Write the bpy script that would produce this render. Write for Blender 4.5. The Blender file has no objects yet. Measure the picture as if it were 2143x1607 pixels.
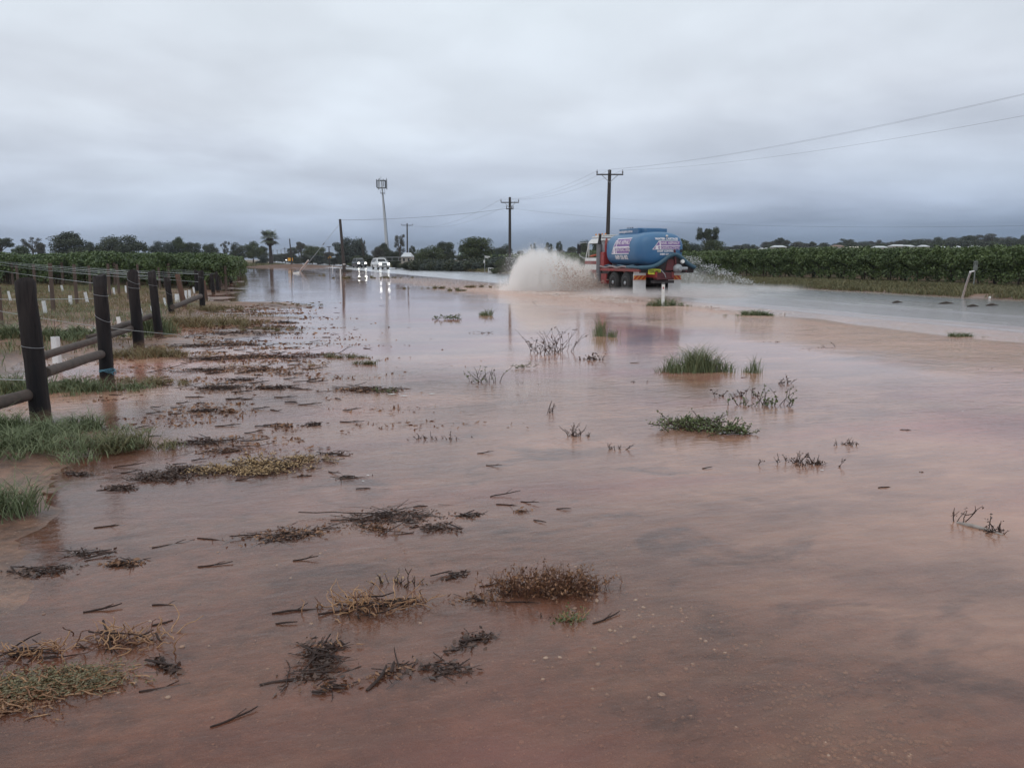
import bpy, bmesh, math, random
import numpy as np
from mathutils import Vector, Matrix
R = math.radians
rnd = random.Random(7)
NR = np.random.RandomState(11)
scene = bpy.context.scene
COL = scene.collection

# ------------------------------------------------------------ camera
EYE = 1.6
PITCH = 8.8
FPX = 1682.0
cam_d = bpy.data.cameras.new('camera')
cam = bpy.data.objects.new('camera', cam_d)
COL.objects.link(cam)
cam.location = (0, 0, EYE)
cam.rotation_euler = (R(90 - PITCH), 0, 0)
cam_d.sensor_width = 36
cam_d.lens = FPX / 2143 * 36
cam_d.clip_start = 0.1
cam_d.clip_end = 9000
scene.camera = cam

# ------------------------------------------------------------ colour management
scene.view_settings.view_transform = 'Standard'
scene.view_settings.look = 'None'
scene.view_settings.exposure = 0
scene.view_settings.gamma = 1
scene.view_settings.use_curve_mapping = False
scene.cycles.max_bounces = 7
scene.cycles.transparent_max_bounces = 12
scene.cycles.volume_bounces = 6
scene.cycles.volume_step_rate = 2.0
scene.cycles.sample_clamp_indirect = 4.0

# ------------------------------------------------------------ world: overcast sky
world = bpy.data.worlds.new('World')
scene.world = world
world.use_nodes = True
wt = world.node_tree
wt.nodes.clear()

class NT:
    """small helper to write node trees"""
    def __init__(self, tree): self.t = tree
    def n(self, typ, **kw):
        nd = self.t.nodes.new(typ)
        for k, v in kw.items(): setattr(nd, k, v)
        return nd
    def put(self, sock, v):
        if hasattr(v, 'is_linked') or isinstance(v, bpy.types.NodeSocket): self.t.links.new(v, sock)
        elif isinstance(v, (int, float)): sock.default_value = v
        else:
            v = tuple(v)
            if len(v) == 3 and len(sock.default_value) == 4: v = v + (1,)
            sock.default_value = v
    def m(self, op, a, b=0.0, c=0.0, clamp=False):
        nd = self.n('ShaderNodeMath', operation=op, use_clamp=clamp)
        self.put(nd.inputs[0], a); self.put(nd.inputs[1], b); self.put(nd.inputs[2], c)
        return nd.outputs[0]
    def vm(self, op, a, b=(0, 0, 0)):
        nd = self.n('ShaderNodeVectorMath', operation=op)
        self.put(nd.inputs[0], a)
        if op == 'SCALE': self.put(nd.inputs[3], b)
        else: self.put(nd.inputs[1], b)
        return nd.outputs[0]
    def mix(self, f, a, b, blend='MIX'):
        nd = self.n('ShaderNodeMix', data_type='RGBA', blend_type=blend)
        self.put(nd.inputs[0], f); self.put(nd.inputs[6], a); self.put(nd.inputs[7], b)
        return nd.outputs[2]
    def ramp(self, f, stops, interp='LINEAR'):
        nd = self.n('ShaderNodeValToRGB')
        cr = nd.color_ramp; cr.interpolation = interp
        while len(cr.elements) < len(stops): cr.elements.new(0.5)
        for e, (p, c) in zip(cr.elements, stops):
            e.position = p
            e.color = (c, c, c, 1) if isinstance(c, (int, float)) else tuple(c) + (1,)
        self.put(nd.inputs[0], f)
        return nd.outputs[0]
    def noise(self, vec, scale, detail=3.0, rough=0.5, dist=0.0):
        nd = self.n('ShaderNodeTexNoise')
        if vec is not None: self.put(nd.inputs['Vector'], vec)
        nd.inputs['Scale'].default_value = scale
        nd.inputs['Detail'].default_value = detail
        nd.inputs['Roughness'].default_value = rough
        nd.inputs['Distortion'].default_value = dist
        return nd.outputs[0]
    def maprange(self, v, a, b, c=0.0, d=1.0, smooth=False):
        nd = self.n('ShaderNodeMapRange')
        if smooth: nd.interpolation_type = 'SMOOTHSTEP'
        self.put(nd.inputs[0], v)
        for i, x in enumerate((a, b, c, d)): self.put(nd.inputs[i + 1], x)
        return nd.outputs[0]
    def attr(self, name):
        return self.n('ShaderNodeAttribute', attribute_name=name).outputs['Fac']

w = NT(wt)
gen = w.n('ShaderNodeTexCoord').outputs['Generated']
sep = w.n('ShaderNodeSeparateXYZ'); w.put(sep.inputs[0], gen)
dx, dy, dz = sep.outputs
zc = w.m('MAXIMUM', dz, 0.0)
# cloud layer: the view direction carried up to a flat cloud base
den = w.m('ADD', zc, 0.16)
cv = w.n('ShaderNodeCombineXYZ')
w.put(cv.inputs[0], w.m('DIVIDE', dx, den)); w.put(cv.inputs[1], w.m('DIVIDE', dy, den))
warp = w.noise(cv.outputs[0], 0.55, 2, 0.5)
cl1 = w.noise(cv.outputs[0], 0.62, 5, 0.5, 0.5)
cl2 = w.noise(cv.outputs[0], 1.9, 4, 0.45, 0.3)
el = w.m('ADD', zc, w.m('MULTIPLY', w.m('SUBTRACT', cl1, 0.5), w.m('MULTIPLY', zc, 0.9)))
# the right hand side of the sky near the ground holds the heavier rain cloud
side = w.m('MULTIPLY', w.m('ADD', dx, 0.12), 0.03)
el = w.m('SUBTRACT', el, side)
base = w.ramp(el, [(0.0, (.120, .168, .265)), (0.010, (.150, .208, .320)), (0.028, (.300, .368, .510)),
                   (0.050, (.475, .545, .700)), (0.09, (.620, .680, .810)), (0.16, (.780, .830, .930)),
                   (0.3, (.810, .860, .940)), (1.0, (.84, .87, .90))], 'LINEAR')
shade = w.m('ADD', w.maprange(cl1, 0.34, 0.66, -0.12, 0.09), w.maprange(cl2, 0.35, 0.65, -0.06, 0.05))
cloud = w.vm('SCALE', base, w.m('ADD', 1.0, shade))
tint = w.mix(w.maprange(cl1, 0.35, 0.65), (0.985, 0.992, 0.985), (0.965, 1.0, 0.995))
cloud = w.mix(1.0, cloud, tint, 'MULTIPLY')
sky = w.n('ShaderNodeTexSky', sky_type='NISHITA')
sky.sun_disc = False
SUN_EL, SUN_ROT = 55, 200
sky.sun_elevation = R(SUN_EL)
sky.sun_rotation = R(SUN_ROT)
bg1 = w.n('ShaderNodeBackground'); w.put(bg1.inputs[0], cloud); bg1.inputs[1].default_value = 1.0
bg2 = w.n('ShaderNodeBackground'); w.put(bg2.inputs[0], sky.outputs[0]); bg2.inputs[1].default_value = 0.05
mx = w.n('ShaderNodeMixShader'); mx.inputs[0].default_value = 0.06
wt.links.new(bg1.outputs[0], mx.inputs[1]); wt.links.new(bg2.outputs[0], mx.inputs[2])
wo = w.n('ShaderNodeOutputWorld'); wt.links.new(mx.outputs[0], wo.inputs[0])

sun_d = bpy.data.lights.new('sun', 'SUN')
sun_d.energy = 0.5
sun_d.angle = R(35)
sun_d.color = (1, .97, .93)
sun = bpy.data.objects.new('sun', sun_d)
COL.objects.link(sun)
az = R(SUN_ROT)
sd = Vector((math.sin(az) * math.cos(R(SUN_EL)), math.cos(az) * math.cos(R(SUN_EL)), math.sin(R(SUN_EL))))
sun.rotation_euler = sd.to_track_quat('Z', 'Y').to_euler()

# ------------------------------------------------------------ measuring helpers
CP, SP = math.cos(R(PITCH)), math.sin(R(PITCH))
def raydir(px, py):
    a, b = (px - 1071.5) / FPX, (803.5 - py) / FPX
    return (a, CP + b * SP, -SP + b * CP)
def gp(px, py, z=0.0):
    """the place at height z that the photograph shows at a pixel"""
    d = raydir(px, py); k = (z - EYE) / d[2]
    return Vector((d[0] * k, d[1] * k, z))
def dp(px, py, D):
    """the place at forward distance D that the photograph shows at a pixel"""
    d = raydir(px, py); k = D / d[1]
    return Vector((d[0] * k, D, EYE + d[2] * k))
TD = (.9482, .3177)      # across the road
SDR = (-.3177, .9482)    # along the road
def ts(x, y): return x * TD[0] + y * TD[1], x * SDR[0] + y * SDR[1]
def xy(t, s): return t * TD[0] + s * SDR[0], t * TD[1] + s * SDR[1]

# ------------------------------------------------------------ value noise
_perm = NR.permutation(512)
_val = NR.rand(512)
def vnoise(x, y, k=0):
    xi, yi = np.floor(x).astype(np.int64), np.floor(y).astype(np.int64)
    fx, fy = x - xi, y - yi
    fx, fy = fx * fx * (3 - 2 * fx), fy * fy * (3 - 2 * fy)
    def h(a, b): return _val[(_perm[(a + k * 37) & 511] + _perm[(b + k * 91) & 511] * 3) & 511]
    return (h(xi, yi) * (1 - fx) + h(xi + 1, yi) * fx) * (1 - fy) + (h(xi, yi + 1) * (1 - fx) + h(xi + 1, yi + 1) * fx) * fy
def fbm(x, y, k=0, o=4):
    a, s, tot = 1.0, 0.0, 0.0
    for i in range(o):
        s = s + a * (vnoise(x * 2 ** i + 13.7 * i, y * 2 ** i - 7.1 * i, k + i) - .5); tot += a; a *= .5
    return s / tot
def ss(v, a, b):
    u = np.clip((v - a) / (b - a), 0, 1); return u * u * (3 - 2 * u)

# mounds (+) and pools (-) seen on the left bank: pixel x, y, radius across, radius deep, height
_b = [(480, 688, 2.0, 1.2, .10), (555, 665, 1.6, 1.3, .06), (600, 640, 1.9, 1.6, .07), (455, 640, 2.2, 2.5, .10), (400, 700, 1.5, 1.0, .10),
      (350, 745, .9, .45, .05), (300, 800, .7, .35, .06), (180, 815, .6, .35, .08), (60, 930, .6, .4, .06), (250, 930, .5, .25, .03), (0, 1085, .25, .2, .03),
      (590, 760, .9, .25, .02), (430, 760, 1.0, .2, .03), (550, 775, 1.2, .2, .02), (450, 805, .6, .12, .02), (530, 720, 2.0, .4, .04),
     
      (90, 692, 3.4, 1.2, -.34), (250, 760, 1.5, .9, -.24), (60, 805, 1.6, 1.0, -.26), (190, 700, 2.2, .8, -.3), (40, 850, 1.0, .8, -.2), (330, 700, .7, .6, -.1),
      (100, 640, 4.0, 1.0, -.08), (430, 735, 1.3, .8, -.05)]
BUMPS = []
for (px, py, rx, ry, h) in _b:
    p = gp(px, py); BUMPS.append((p.x, p.y, rx, ry, h))

def road_z(t):
    return np.interp(t, [14.2, 16.6, 17.0, 20.5, 22.2, 25, 27.8, 28.6, 30], [-.07, -.030, -.022, -.014, -.006, .006, .002, -.010, -.06])
def gz(x, y):
    x = np.asarray(x, float); y = np.asarray(y, float)
    t = x * TD[0] + y * TD[1]; s = x * SDR[0] + y * SDR[1]
    tw = t + fbm(x * .35, y * .35, 3) * 1.2 * ss(s, 4, 12)
    z = np.interp(tw, [-3000, -60, -10, -4, -2.4, -1.2, .2, 2.0, 6, 12, 14.2, 15.2, 16.6, 28.6, 29.4, 30.2, 33, 60, 3000],
                  [.30, .24, .17, .10, .06, .0, -.035, -.06, -.12, -.15, -.09, -.06, -.05, -.05, -.02, .06, .2, .35, .6])
    # the camera stands in ankle-deep, shallower water
    shal = np.exp(-((x + .2) ** 2 / 9 + (y - 1.5) ** 2 / 14))
    z = z * (1 - .45 * shal * (t > -1.5))
    near = np.exp(-s / 60.)
    inroad = ss(t, 15.2, 16.8) * (1 - ss(t, 28.2, 29.4))
    z = z + (fbm(x * .55, y * .55, 5) * .11 + fbm(x * 2.3, y * 2.3, 9) * .035 + fbm(x * 7, y * 7, 12, 3) * .022) * (1 - inroad)
    flat = ss(t, -2.2, -.6) * (1 - ss(s, 9, 13)) * (1 - inroad)
    z = z * (1 - flat) + flat * (-.006 - .013 * np.log1p(np.exp(-(z + .035) / .018)))
    for (bx, by, rx, ry, h) in BUMPS:
        z = z + h * np.exp(-(((x - bx) / rx) ** 2 + ((y - by) / ry) ** 2))
    z = z + .38 * ss(s, 186, 206) * (1 - ss(t, 9, 15))
    z = z + 5.0 * ss(y, 215, 430) * ss(x, 30, 130)
    z = z + .35 * ss(s, 320, 600)
    return np.where(inroad > .999, np.minimum(z, -.05), z)
def g1(x, y): return float(gz(np.array([x]), np.array([y]))[0])

# ------------------------------------------------------------ materials
MATS = {}
def mat(name, c1, c2=None, scale=8.0, rough=.6, bump=0.0, bscale=None, tint=None, metal=0.0, spec=.5, coat=0.0, c3=None, detail=4.0, emit=None, trans=0.0, stretch=None):
    if name in MATS: return MATS[name]
    m = bpy.data.materials.new(name); m.use_nodes = True
    t = NT(m.node_tree); bs = m.node_tree.nodes['Principled BSDF']
    tc = t.n('ShaderNodeTexCoord').outputs['Object']
    if stretch: tc = t.vm('MULTIPLY', tc, stretch)
    col = c1
    if c2 is not None:
        f = t.maprange(t.noise(tc, scale, detail, .6), .3, .7)
        col = t.mix(f, c1, c2)
        if c3 is not None:
            f2 = t.maprange(t.noise(tc, scale * .23, 3, .6), .42, .62)
            col = t.mix(f2, col, c3)
    if tint is not None:   # every leaf or blade has its own colour between the two
        col = t.mix(t.attr('tint'), col, tint)
    t.put(bs.inputs['Base Color'], col)
    bs.inputs['Roughness'].default_value = rough
    bs.inputs['Metallic'].default_value = metal
    bs.inputs['Specular IOR Level'].default_value = spec
    bs.inputs['Coat Weight'].default_value = coat
    if bump:
        bn = t.n('ShaderNodeBump'); bn.inputs['Strength'].default_value = 1; bn.inputs['Distance'].default_value = bump
        t.put(bn.inputs['Height'], t.noise(tc, bscale or scale, 5, .6))
        m.node_tree.links.new(bn.outputs[0], bs.inputs['Normal'])
    if emit:
        bs.inputs['Emission Color'].default_value = tuple(emit[0]) + (1,)
        bs.inputs['Emission Strength'].default_value = emit[1]
    if trans:
        bs.inputs['Transmission Weight'].default_value = trans
    MATS[name] = m
    return m

# ------------------------------------------------------------ mesh helpers
def np_mesh(name, V, F, m=None, smooth=False, attrs=None):
    me = bpy.data.meshes.new(name)
    V = np.asarray(V, np.float32); F = np.asarray(F, np.int32)
    me.vertices.add(len(V)); me.vertices.foreach_set('co', V.ravel())
    me.loops.add(F.size); me.loops.foreach_set('vertex_index', F.ravel())
    me.polygons.add(len(F)); me.polygons.foreach_set('loop_start', np.arange(0, F.size, F.shape[1], dtype=np.int32))
    if smooth: me.polygons.foreach_set('use_smooth', np.ones(len(F), bool))
    me.update(calc_edges=True)
    if attrs:
        for k, v in attrs.items():
            a = me.attributes.new(k, 'FLOAT', 'POINT'); a.data.foreach_set('value', np.asarray(v, np.float32))
    if m: me.materials.append(m)
    return me

def link(name, me, parent=None, loc=None, label=None, cat=None, group=None, kind=None):
    o = bpy.data.objects.new(name, me); COL.objects.link(o)
    if parent is not None: o.parent = parent
    if loc is not None: o.location = loc
    tag(o, label, cat, group, kind)
    return o
def tag(o, label=None, cat=None, group=None, kind=None):
    if label: o['label'] = label
    if cat: o['category'] = cat
    if group: o['group'] = group
    if kind: o['kind'] = kind
def empty(name, loc=(0, 0, 0), rz=0.0, label=None, cat=None, group=None, kind=None):
    o = link(name, None, None, loc, label, cat, group, kind)
    o.rotation_euler = (0, 0, rz)
    o.empty_display_size = .3
    return o
def copy_tree(o, parent=None):
    c = o.copy(); COL.objects.link(c)
    if parent is not None: c.parent = parent
    for ch in list(o.children): copy_tree(ch, c)
    return c

class MB:
    def __init__(self): self.v = []; self.f = []; self.mi = []; self.mats = []; self.sm = []
    def _m(self, m):
        if m not in self.mats: self.mats.append(m)
        return self.mats.index(m)
    def add(self, vs, fs, m, smooth=False):
        o = len(self.v); self.v += [tuple(v) for v in vs]; k = self._m(m)
        for f in fs:
            self.f.append([i + o for i in f]); self.mi.append(k); self.sm.append(smooth)
    def box(self, c, s, m, rot=None, taper=(1, 1), bevel=0.0):
        hx, hy, hz = s[0] / 2, s[1] / 2, s[2] / 2
        if bevel:
            b = min(bevel, hx * .9, hy * .9, hz * .9)
            bm = bmesh.new(); bmesh.ops.create_cube(bm, size=1)
            for v in bm.verts: v.co = Vector((v.co.x * s[0], v.co.y * s[1], v.co.z * s[2]))
            bmesh.ops.bevel(bm, geom=bm.edges[:], offset=b, segments=2, affect='EDGES', profile=.6)
            vs = [v.co.copy() for v in bm.verts]; bm.verts.index_update(); fs = [[v.index for v in f.verts] for f in bm.faces]; bm.free()
            for v in vs:
                k = (v.z + hz) / s[2]; v.x *= 1 + (taper[0] - 1) * k; v.y *= 1 + (taper[1] - 1) * k
        else:
            vs = [Vector((sx * hx * (taper[0] if sz > 0 else 1), sy * hy * (taper[1] if sz > 0 else 1), sz * hz)) for sz in (-1, 1) for sy in (-1, 1) for sx in (-1, 1)]
            fs = [(0, 2, 3, 1), (4, 5, 7, 6), (0, 1, 5, 4), (2, 6, 7, 3), (0, 4, 6, 2), (1, 3, 7, 5)]
        if rot: vs = [rot @ v for v in vs]
        c = Vector(c)
        self.add([v + c for v in vs], fs, m)
    def tube(self, pts, rad, m, n=8, caps=True):
        pts = [Vector(p) for p in pts]
        if not hasattr(rad, '__len__'): rad = [rad] * len(pts)
        vs = []; fs = []
        up = None
        for i, p in enumerate(pts):
            d = (pts[min(i + 1, len(pts) - 1)] - pts[max(i - 1, 0)])
            if d.length < 1e-9: d = Vector((0, 0, 1))
            d.normalize()
            if up is None:
                up = Vector((0, 0, 1)) if abs(d.z) < .9 else Vector((1, 0, 0))
            a = d.cross(up).normalized(); b = a.cross(d).normalized(); up = b
            for k in range(n):
                th = 2 * math.pi * k / n
                vs.append(p + (a * math.cos(th) + b * math.sin(th)) * rad[i])
        for i in range(len(pts) - 1):
            for k in range(n):
                k2 = (k + 1) % n
                fs.append((i * n + k, i * n + k2, (i + 1) * n + k2, (i + 1) * n + k))
        self.add(vs, fs, m, True)
        if caps:
            self.add(vs[:n], [list(range(n))[::-1]], m); self.add(vs[-n:], [list(range(n))], m)
    def lathe(self, prof, c, axis, m, n=20, smooth=True):
        """prof: (along, radius)"""
        ax = Vector(axis).normalized(); u = ax.orthogonal().normalized(); v_ = ax.cross(u); c = Vector(c)
        vs = []; fs = []
        for (h, r) in prof:
            for k in range(n):
                th = 2 * math.pi * k / n
                vs.append(c + ax * h + (u * math.cos(th) + v_ * math.sin(th)) * r)
        for i in range(len(prof) - 1):
            for k in range(n):
                k2 = (k + 1) % n
                fs.append((i * n + k, i * n + k2, (i + 1) * n + k2, (i + 1) * n + k))
        self.add(vs, fs, m, smooth)
        self.add(vs[:n], [list(range(n))[::-1]], m); self.add(vs[-n:], [list(range(n))], m)
    def prism(self, poly, y0, y1, m, inset=None):
        """poly in x,z carried from y0 to y1; inset(z) narrows the sides with height"""
        n = len(poly)
        g = inset or (lambda z: 0)
        vs = [(x, y0 - math.copysign(g(z), y0), z) for x, z in poly] + [(x, y1 - math.copysign(g(z), y1), z) for x, z in poly]
        fs = [(i, (i + 1) % n, n + (i + 1) % n, n + i) for i in range(n)] + [list(range(n))[::-1], list(range(n, 2 * n))]
        self.add(vs, fs, m)
    def mesh(self, name):
        me = bpy.data.meshes.new(name)
        me.from_pydata([tuple(v) for v in self.v], [], self.f)
        me.polygons.foreach_set('material_index', self.mi); me.polygons.foreach_set('use_smooth', self.sm)
        for m in self.mats: me.materials.append(m)
        bm = bmesh.new(); bm.from_mesh(me); bmesh.ops.recalc_face_normals(bm, faces=bm.faces); bm.to_mesh(me); bm.free()
        me.update()
        return me
    def build(self, name, parent=None, loc=None, **kw):
        return link(name, self.mesh(name), parent, loc, **kw)

def leaf_mesh(name, P, size, m, up=.35, aspect=1.5, tint=None, seed=0, droop=0.0, flat=1.0):
    """many small leaf faces (each a folded diamond) at the points P"""
    r = np.random.RandomState(seed); n = len(P); P = np.asarray(P, float)
    size = np.broadcast_to(np.asarray(size, float), (n,))
    d = r.normal(size=(n, 3)); d[:, 2] -= droop; d[:, 2] *= flat; d /= np.linalg.norm(d, axis=1)[:, None]
    q = r.normal(size=(n, 3)); q[:, 2] += up
    a = np.cross(d, q); a /= np.linalg.norm(a, axis=1)[:, None] + 1e-9
    L = (size * aspect * .5)[:, None]; W = (size * .5)[:, None]
    V = np.stack([P - d * L, P + a * W + d * L * .1, P + d * L, P - a * W + d * L * .1], 1).reshape(-1, 3)
    F = np.arange(4 * n).reshape(n, 4)
    if tint is None: tint = r.rand(n)
    return np_mesh(name, V, F, m, attrs={'tint': np.repeat(tint, 4)})

def blade_mesh(name, P, h, m, width=.008, lean=.35, seed=0, tint=None, bend=.4, wind=(0, 0)):
    """grass blades: a quad and a bent tip at every root point"""
    r = np.random.RandomState(seed); n = len(P); P = np.asarray(P, float)
    h = np.broadcast_to(np.asarray(h, float), (n,)) * (0.6 + .6 * r.rand(n))
    th = r.rand(n) * 6.283; ln = lean * (0.3 + r.rand(n))
    dirx = np.cos(th) * ln + wind[0]; diry = np.sin(th) * ln + wind[1]
    ph = r.rand(n) * 6.283; wx, wy = np.cos(ph) * width * .5, np.sin(ph) * width * .5
    w_ = np.stack([wx, wy, np.zeros(n)], 1)
    mid = P + np.stack([dirx * h * .45, diry * h * .45, h * .6], 1)
    tip = P + np.stack([dirx * h * (1 + bend), diry * h * (1 + bend), h * (1 - bend * .35 * r.rand(n))], 1)
    V = np.stack([P - w_, P + w_, mid + w_ * .8, mid - w_ * .8, tip], 1).reshape(-1, 3)
    i = np.arange(n)[:, None] * 5
    F = np.concatenate([i + [0, 1, 2], i + [0, 2, 3], i + [3, 2, 4]], 0)
    if tint is None: tint = r.rand(n)
    return np_mesh(name, V, F, m, attrs={'tint': np.repeat(tint, 5)})

# ============================================================ ground, water, road
def axis(parts):
    out = []
    for a, b, st in parts: out.append(np.arange(a, b, st))
    return np.unique(np.round(np.concatenate(out), 4))
def geo(a, b, st, g):
    v = [a]
    while v[-1] < b: v.append(v[-1] + st); st *= g
    v[-1] = b
    return np.array(v)
tpos = np.concatenate([-geo(14, 3200, .5, 1.11)[::-1], np.arange(-13.8, -4, .16), np.arange(-4, 6, .075), np.arange(6, 14, .2), np.arange(14, 31, .22), geo(31, 3200, .4, 1.09)])
spos = np.concatenate([-geo(3, 600, .6, 1.25)[::-1], np.arange(-2.7, 1, .3), np.arange(1, 12, .075), np.arange(12, 22, .14), geo(22, 5200, .22, 1.021)])
T, S = np.meshgrid(tpos, spos)
GX, GY = T * TD[0] + S * SDR[0], T * TD[1] + S * SDR[1]
GZ = gz(GX, GY)
nt, ns = len(tpos), len(spos)
idx = np.arange(nt * ns).reshape(ns, nt)
quads = np.stack([idx[:-1, :-1], idx[:-1, 1:], idx[1:, 1:], idx[1:, :-1]], -1).reshape(-1, 4)

# ground material: wet red silt, straw and green growth on the higher parts
gm = bpy.data.materials.new('wet_soil'); gm.use_nodes = True
g = NT(gm.node_tree); gb = gm.node_tree.nodes['Principled BSDF']
oc = g.n('ShaderNodeTexCoord').outputs['Object']
n1 = g.noise(oc, .9, 6, .62); n2 = g.noise(oc, 9, 5, .65); n3 = g.noise(oc, 60, 3, .6)
soil = g.mix(g.maprange(n1, .38, .62), (.150, .082, .058), (.32, .165, .105))
soil = g.mix(g.maprange(n2, .4, .75), soil, (.075, .048, .040))
soil = g.mix(g.maprange(n3, .62, .72), soil, (.42, .30, .22))
gr = g.attr('grassy')
straw = g.mix(g.maprange(g.noise(oc, 2.2, 5, .6), .35, .65), (.23, .165, .085), (.13, .075, .045))
green = g.mix(g.maprange(g.noise(oc, .5, 4, .6), .42, .6), straw, (.075, .095, .035))
hgt = g.attr('high')
col = g.mix(g.m('MULTIPLY', gr, g.maprange(g.noise(oc, 1.6, 5, .7), .33, .55)), soil, green)
g.put(gb.inputs['Base Color'], col)
g.put(gb.inputs['Roughness'], g.maprange(hgt, .0, .12, .28, .85))
bn = g.n('ShaderNodeBump'); bn.inputs['Distance'].default_value = .02; bn.inputs['Strength'].default_value = 1
g.put(bn.inputs['Height'], g.m('ADD', n2, g.m('MULTIPLY', n3, .3)))
gm.node_tree.links.new(bn.outputs[0], gb.inputs['Normal'])
grassy = np.clip(ss(GZ, .05, .14) * (1 - (ss(T, 32.2, 33.2) * (1 - ss(T, 33.8, 34.8)) * (S < 40))), 0, 1)
link('ground', np_mesh('ground', np.stack([GX, GY, GZ], -1).reshape(-1, 3), quads, gm, True,
     {'grassy': grassy.ravel(), 'high': GZ.ravel()}), label='red silt ground of the flooded road verge and fields', kind='structure')

# road: a sealed strip with a low crown, awash on its near lane
road_t = np.array([16.6, 16.9, 17.3, 18, 19, 20, 21, 21.6, 22.2, 23, 24, 25, 26, 27, 27.8, 28.4])
road_s = np.concatenate([np.arange(-40, 120, 1.0), geo(120, 900, 2, 1.03)])
RT, RS = np.meshgrid(road_t, road_s)
RX, RY = RT * TD[0] + RS * SDR[0], RT * TD[1] + RS * SDR[1]
RZ = road_z(RT) + fbm(RS * .05, RT * .35, 21, 3) * .022 + ss(RS, 160, 600) * .2
ri = np.arange(RT.size).reshape(RT.shape)
rq = np.stack([ri[:-1, :-1], ri[:-1, 1:], ri[1:, 1:], ri[1:, :-1]], -1).reshape(-1, 4)
rm = bpy.data.materials.new('wet_asphalt'); rm.use_nodes = True
g = NT(rm.node_tree); rb = rm.node_tree.nodes['Principled BSDF']
oc = g.n('ShaderNodeTexCoord').outputs['Object']
g.put(rb.inputs['Base Color'], g.mix(g.maprange(g.noise(oc, 40, 4, .7), .35, .65), (.040, .041, .044), (.075, .075, .078)))
g.put(rb.inputs['Roughness'], g.maprange(g.noise(g.vm('MULTIPLY', oc, (1.2, .25, 1)), .6, 4, .6), .35, .65, .24, .36))
bn = g.n('ShaderNodeBump'); bn.inputs['Distance'].default_value = .004; bn.inputs['Strength'].default_value = .6
g.put(bn.inputs['Height'], g.noise(oc, 45, 4, .6)); bn.inputs['Distance'].default_value = .0008; rb.inputs['Coat Weight'].default_value = .8; rb.inputs['Coat Roughness'].default_value = .20; rm.node_tree.links.new(bn.outputs[0], rb.inputs['Normal'])
link('road', np_mesh('road', np.stack([RX, RY, RZ], -1).reshape(-1, 3), rq, rm, True), label='wet sealed country road running into the distance', kind='structure')
paint = mat('road_paint', (.72, .72, .70), (.5, .5, .5), 6, .35)
for k in range(26):
    s0 = 8 + k * 12 if k < 20 else 8 + k * 12
    mk = MB(); t0 = 21.55; seg = np.linspace(s0, s0 + 4.2, 4)
    vs = []
    for s_ in seg:
        for tt in (t0 - .06, t0 + .06):
            x, y = xy(tt, s_)
            z = float(np.interp(tt, road_t, road_z(road_t))) + float(fbm(np.array([s_ * .05]), np.array([tt * .35]), 21, 3)[0]) * .022 + float(ss(np.array([s_]), 160, 600)[0]) * .2
            vs.append((x, y, max(z, 0.0) + .006))
    mk.add(vs, [(2 * i, 2 * i + 1, 2 * i + 3, 2 * i + 2) for i in range(3)], paint)
    mk.build('lane_line', label='white dashed centre line stripe on the wet road', kind='structure')

# flood water: one sheet at level zero; it knows its depth, where it runs rough and where it foams
wsel_t = (tpos > -110) & (tpos < 31.5); wsel_s = (spos > -14) & (spos < 420)
WT, WS = np.meshgrid(tpos[wsel_t], spos[wsel_s])
WX, WY = WT * TD[0] + WS * SDR[0], WT * TD[1] + WS * SDR[1]
depth = -gz(WX, WY)
rz = np.interp(WT, road_t, road_z(road_t)) + fbm(WS * .05, WT * .35, 21, 3) * .022 + ss(WS, 160, 600) * .2
onroad = (WT > 16.6) & (WT < 28.4)
depth = np.where(onroad, -rz, depth)
road_m = ss(WT, 15.8, 17.2)
still = ss(WS, 8, 16) * (1 - ss(WT + fbm(WX * .5, WY * .5, 31) * 2.2, 8.6, 10.6)) * (1 - .6 * ss(-WT, -1.5, 1.5))
wob = fbm(WX * .5, WY * .5, 31) * 2.2
turb = ss(WT + wob, 9.4, 11.6) * (1 - ss(WT, 15.8, 17.4)) * (1 - ss(WS, 55, 80))
turb = np.maximum(turb, .30 * np.exp(-((WT - 1.0) ** 2 / 10 + (WS - 9.5) ** 2 / 6)))
foam = np.exp(-((WT - 13.9 - wob * .35) / .5) ** 2) * .8 * ss(WS, 12, 24) * (1 - ss(WS, 34, 44))
foam = np.maximum(foam, np.exp(-(((WT - 14.2) / 2.6) ** 2 + ((WS - 38.5) / 6.5) ** 2)) * 1.5)
foam = np.maximum(foam, np.exp(-(((WT - 16.6 - .02 * (WS - 36)) / .9) ** 2)) * .8 * ss(WS, 26, 36) * (1 - ss(WS, 44, 50)))
foam = np.maximum(foam, np.exp(-(((WT - 19.5) / 2.0) ** 2)) * .75 * ss(WS, 27, 36) * (1 - ss(WS, 42, 50)))
# the wash the truck leaves along the edge of the seal, and a lower one by the crown
wk = fbm(WS * .22, WT * 0, 61, 4) * .5
WZ = (.045 * np.exp(-((WT - 17.4 - wk) / .30) ** 2) - .02 * np.exp(-((WT - 16.8 - wk) / .35) ** 2)) * ss(WS, 2, 8) * (1 - ss(WS, 34, 40))
WZ = WZ + .018 * np.exp(-((WT - 21.2 - wk) / .35) ** 2) * ss(WS, 2, 8) * (1 - ss(WS, 40, 60))
wi = np.arange(WT.size).reshape(WT.shape)
wq = np.stack([wi[:-1, :-1], wi[:-1, 1:], wi[1:, 1:], wi[1:, :-1]], -1).reshape(-1, 4)
wm = bpy.data.materials.new('muddy_water'); wm.use_nodes = True
g = NT(wm.node_tree); wm.node_tree.nodes.clear()
oc = g.n('ShaderNodeTexCoord').outputs['Object']
dep, tu, fo = g.attr('depth'), g.attr('turb'), g.attr('foam')
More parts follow.
